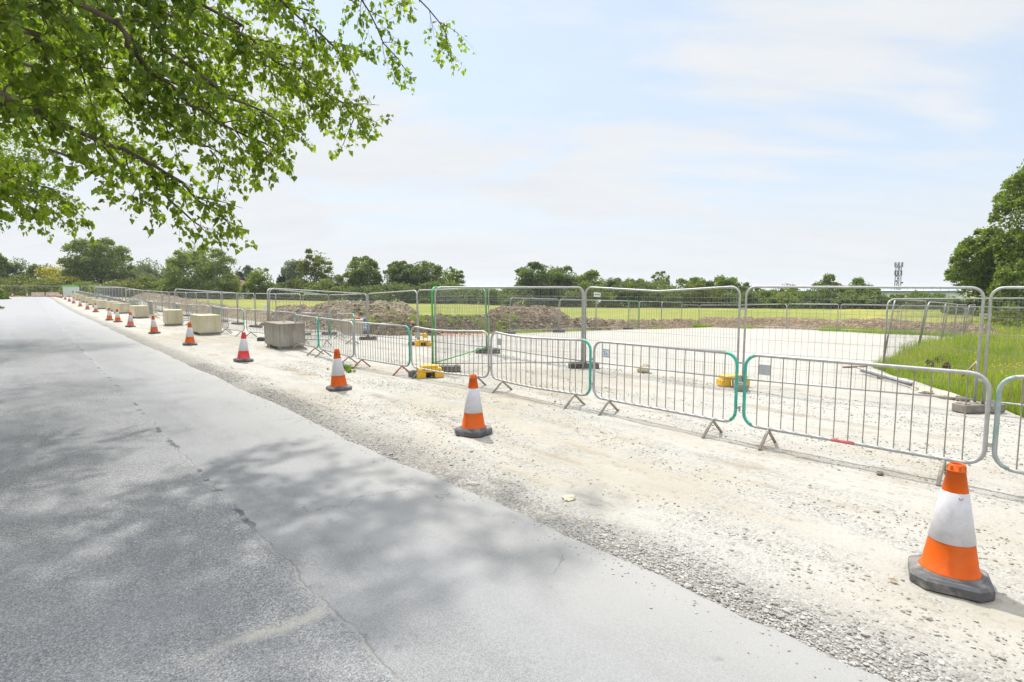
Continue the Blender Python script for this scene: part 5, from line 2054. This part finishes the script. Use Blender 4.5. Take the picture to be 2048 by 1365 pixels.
# green-topped hoarding beyond the bend
p = PD(143, 590, 104)
root = empty('site_hoarding', (p.x, p.y, Hxy(p.x, p.y)))
tag(root, 'pale site hoarding with a green top strip beyond the road bend', 'hoarding')
b = MB()
b.box((0, 0, 0.95), (3.0, 0.08, 1.7))
b.build('panel', M['shed'], root)
b = MB()
b.box((-0.1, -0.05, 1.93), (3.1, 0.12, 0.24))
b.build('top_strip', M['green_paint'], root)
b = MB()
for q in (-1.3, 0, 1.3):
    b.tube([(q, 0.1, 0), (q, 0.1, 1.9)], 0.05, 6)
b.build('support', M['wood'], root)

# street lamp far behind
p = PD(1018, 600, 180)
root = empty('street_lamp', (p.x, p.y, Hxy(p.x, p.y)))
tag(root, 'tiny far street lamp in the gap left of the large oak', 'street lamp')
b = MB()
tp = CAMZ + 0.35 - Hxy(p.x, p.y)
b.tube([(0, 0, 0), (0, 0, tp)], [0.12, 0.07], 6)
b.build('pole', M['mast'], root)
b = MB()
b.box((-0.7, 0, tp), (1.2, 0.2, 0.12))
b.box((0.7, 0, tp), (1.2, 0.2, 0.12))
b.build('lamp_head', M['antenna'], root)

# ================================================================== small things on the site
# paper sign on the kinked panel
a3, a2 = posts[3], posts[2]
d = (a2 - a3).normalized()
sp_ = a3 + d * 0.36
root = empty('paper_sign', (sp_.x, sp_.y - 0.03, H(*toST(sp_.x, sp_.y)) + 1.72), math.atan2(d.y, d.x) + 0.1)
tag(root, 'small white paper sign tied to the kinked mesh panel', 'sign')
b = MB()
b.box((0, 0, 0), (0.175, 0.003, 0.10), Matrix.Rotation(0.06, 3, 'Y'))
b.build('sheet', M['white_paint'], root)
b = MB()
for q in range(6):
    b.box((-0.055 + 0.021 * q, -0.003, 0.004 - 0.001 * q), (0.013, 0.002, 0.022))
b.build('print', M['dark'], root)
b = MB()
b.box((0.06, 0, -0.14), (0.055, 0.003, 0.06))
tag(b.build('paper_tag', M['white_paint']), 'small square white tag below the paper sign on the mesh', 'tag')
o = bpy.data.objects['paper_tag']
o.location, o.rotation_euler = root.location, root.rotation_euler


def rough_block(name, size, material, loc, rz, label, cat, bev=0.02, tilt=(0, 0)):
    b_ = MB()
    b_.box((0, 0, size[2] / 2), size, bevel=bev)
    o_ = b_.build(name, M[material])
    o_.location = loc
    o_.rotation_euler = (tilt[0], tilt[1], rz)
    return tag(o_, label, cat)


# concrete lumps and the blue sign before the pale soil heap
p = P(706, 668)
rough_block('concrete_plinth', (1.0, 0.8, 0.72), 'conc_cream', p, 0.25, 'square concrete base with the blue sign leaning on it', 'concrete base')
ps = P(724, 667)
root = empty('road_sign', (ps.x + 0.05, ps.y - 0.08, ps.z), 0.35)
root.rotation_euler = (0.0, 0.0, -1.05)
tag(root, 'blue and white road sign leaning against the concrete base', 'road sign')
b = MB()
R_ = Matrix.Rotation(-0.62, 3, 'Y')
b.box((0, 0, 0.48), (0.035, 0.62, 0.78), R_, bevel=0.006)
b.build('plate', M['blue_sign'], root)
b = MB()
for k, q in enumerate((-0.22, -0.05, 0.14, 0.27)):
    c = R_ @ Vector((0.021, 0.0, q))
    b.box((c.x, c.y, 0.48 + c.z), (0.004, 0.52 - 0.1 * (k % 2), 0.07), R_)
b.build('white_band', M['label_white'], root)
b = MB()
b.box((0.12, 0, 0.06), (0.42, 0.7, 0.12), bevel=0.02)
b.build('weight', M['foot'], root)
p = P(700, 640)
q = P(715, 668)
b = MB()
b.tube([(0, 0, 0), (0.1, 0.05, 0.03), (0.3, 0.1, 0.02)], 0.06, 7)
o = b.build('red_bundle', M['red_paint'])
o.location = (q.x - 0.18, q.y + 0.12, q.z + 0.74)
tag(o, 'red rolled bundle lying on the concrete base by the blue sign', 'bundle')
p = P(772, 669)
root = empty('kerb_stack', (p.x, p.y, p.z), 0.1)
tag(root, 'stack of grey concrete kerbs before the pale soil heap', 'kerb stack')
for k in range(3):
    for j in range(2):
        b = MB()
        b.box((0.03 * k, -0.15 + 0.3 * j + 0.02 * k, 0.091 + 0.182 * k), (0.95 - 0.12 * k, 0.27, 0.18), bevel=0.02)
        b.build('kerb', M['conc_grey'], root)
# orange netting
p = P(928, 672)
n = 26
V = np.array([(-1.15 + 2.3 * i / n, -0.3 + 0.6 * j / 10, 0.02 + 0.13 * max(0, noise.noise(Vector((i * 0.45, j * 0.6, 3)))) + 0.09 * abs(noise.noise(Vector((i * 1.1, j * 1.1, 7))))) for i in range(n + 1) for j in range(11)])
idx = np.arange(len(V)).reshape(n + 1, 11)
FA = np.stack([idx[:-1, :-1], idx[1:, :-1], idx[1:, 1:], idx[:-1, 1:]], -1).reshape(-1, 4)
hole = np.random.default_rng(3).random(len(FA)) > 0.18
o = np_mesh('plastic_netting', V, FA[hole], M['netting'])
o.location = (p.x, p.y, p.z + 0.02)
o.rotation_euler = (0, 0, 0.05)
tag(o, 'crumpled orange plastic netting lying before the weedy bank', 'netting')


def lump(name, r, material, loc, label, cat, sq=(1, 1, 0.6), seed=1.0, amp=0.35, sub=3):
    bm = bmesh.new()
    bmesh.ops.create_icosphere(bm, subdivisions=sub, radius=1.0)
    for v in bm.verts:
        f = 1 + amp * noise.fractal(v.co * 1.3 + Vector((seed, seed * 2, 0)), 0.8, 2.0, 4)
        v.co = Vector((v.co.x * sq[0] * r * f, v.co.y * sq[1] * r * f, v.co.z * sq[2] * r * f))
    me = bpy.data.meshes.new(name)
    bm.to_mesh(me)
    bm.free()
    me.materials.append(M[material])
    o_ = link(name, me)
    o_.location = loc
    o_.rotation_euler = (0, 0, seed)
    return tag(o_, label, cat)


lump('rock', 0.14, 'conc_cream', P(1286, 745) + Vector((0, 0, 0.08)), 'pale flat-bottomed rock lying alone on the white hardstanding', 'rock', (1.2, 1, 0.95), 2.0, 0.2)
for k, (px, py, r) in enumerate(((1836, 781, 0.10), (1852, 787, 0.12), (1893, 797, 0.14), (1925, 802, 0.09), (1760, 756, 0.06))):
    lump('limestone_rock', r, 'conc_cream' if k != 3 else 'soil', P(px, py) + Vector((0, 0, r * 0.25)),
         ['pale rock at the grass edge, farthest left of the row', 'pale rock at the grass edge beside the end of the pipes', 'large pale rock at the grass edge near the pale foot', 'brown lump at the grass edge near the pale foot',
          'small pale rock beside the steel pipes'][k], 'rock', (1.2, 1, 0.6), 3.0 + k, 0.3)
for k, (px, py, r) in enumerate(((1858, 742, 0.085), (1877, 732, 0.095), (1892, 748, 0.075))):
    p = P(px, py + 6)
    lump('turf_clod', r, 'soil_grassy', p + Vector((0, 0, 0.24)), ['dark turf clod in the tall grass, lower left of three', 'dark turf clod in the tall grass, topmost of three', 'dark turf clod in the tall grass, right of three'][k],
         'turf clod', (1, 1, 1.0), 8.0 + k, 0.6)
# stick leaning in the grass
a, c = PD(1925, 752, 10.6), PD(1960, 716, 10.9)
b = MB()
b.tube([a, a.lerp(c, 0.5) + Vector((0.02, 0, 0.01)), c], [0.022, 0.02, 0.016], 7)
b.tube([a.lerp(c, 0.45), a.lerp(c, 0.45) + Vector((0.22, 0.05, -0.30))], [0.012, 0.008], 6)
tag(b.build('wooden_stick', M['wood']), 'brown forked stick leaning in the tall grass behind the fence posts', 'stick')
# pipes lying along the grass edge
for k, (q0, q1) in enumerate((((1716, 742), (1824, 773)), ((1722, 747), (1822, 776)))):
    a, c = P(*q0), P(*q1)
    b = MB()
    b.tube([a + Vector((0, 0, 0.07)), c + Vector((0, 0, 0.06))], 0.026, 8)
    tag(b.build('steel_pipe', M['rustpole'] if k else M['galv']), ['pale steel pipe lying along the edge of the grass', 'dark steel pipe lying beside the pale one'][k], 'pipe')
p = P(1705, 737)
b = MB()
b.tube([(-0.25, 0, 0.03), (0.28, 0.05, 0.035)], 0.022, 6)
b.tube([(-0.15, 0.08, 0.03), (0.35, -0.04, 0.05)], 0.018, 6)
o = b.build('wood_scraps', M['wood'])
o.location = p
tag(o, 'reddish wood scraps at the upper end of the steel pipes', 'wood scraps')
# white marker post in the meadow
p = P(529, 624)
p = PD(529, 617, 46)
b = MB()
b.box((0, 0, 0.45), (0.16, 0.16, 1.1), bevel=0.01)
o = b.build('marker_post', M['white_paint'])
o.location = (p.x, p.y, Hxy(p.x, p.y))
tag(o, 'white marker post standing in the meadow at the left', 'marker post')
# green weed clumps by the barrier feet
for k, (px, py, r) in enumerate(((686, 741, 0.19), (698, 746, 0.12))):
    p = P(px, py)
    n = 130 if r > 0.12 else 40
    C = np.random.default_rng(k).normal(size=(n, 3)) * np.array([r * 0.5, r * 0.4, r * 0.30])
    C[:, 2] = np.abs(C[:, 2]) + 0.02
    V, FA = leaf_cloud(C, 0.042)
    o = np_mesh('weed_plant', V, FA, M['leaf_green'])
    o.location = p
    tag(o, ['large green weed under the barrier foot behind the third cone', 'small green weed beside the large one under the barrier', 'tiny green weed on the verge near the fifth cone', 'tiny green weed before the second cream block'][k], 'weed')
# fallen leaves and odd stones on the verge
for k, (px, py, m_, lab) in enumerate(((1620, 976, 'leaf_green', 'single green leaf lying on the pale verge'), (1169, 1056, 'buttercup', 'small yellow leaf lying at the gravel edge'),
                                       (1786, 1167, 'wood', 'orange-brown scrap lying left of the nearest cone'))):
    V, FA = leaf_cloud(np.zeros((1, 3)), 0.045 if k == 0 else 0.025, flat=0.1, up=1.5)
    o = np_mesh('fallen_leaf', V, FA, M[m_])
    o.location = P(px, py) + Vector((0, 0, 0.02))
    tag(o, lab, 'leaf')
lump('stone', 0.034, 'foot', P(1759, 950) + Vector((0, 0, 0.012)), 'dark grey stone behind the long run of barriers near the nearest cone', 'stone', seed=5.0, sub=2)
lump('stone', 0.045, 'conc_grey', P(948, 972) + Vector((0, 0, 0.015)), 'flat pale stone in the gravel at the road edge', 'stone', (1.5, 1, 0.5), 6.0, sub=2)
lump('stone', 0.05, 'conc_cream', P(1137, 1000) + Vector((0, 0, 0.015)), 'rounded pale stone at the inner side of the gravel strip', 'stone', (1.4, 1, 0.5), 7.0, sub=2)

# ================================================================== haze: summer air over the fields
b = MB()
b.box((0, 0, 9.0), (8900, 8900, 32))
hz_ = b.build('haze', M['white_paint'])
hz_['kind'] = 'stuff'
hm = bpy.data.materials.new('haze')
hm.use_nodes = True
ht = NT(hm.node_tree)
pv = ht.n('ShaderNodeVolumePrincipled', {'Color': (0.88, 0.92, 0.97, 1.0), 'Density': 0.00024, 'Anisotropy': 0.2})
ho = ht.n('ShaderNodeOutputMaterial', {1: pv.outputs[0]})
hz_.data.materials.clear()
hz_.data.materials.append(hm)
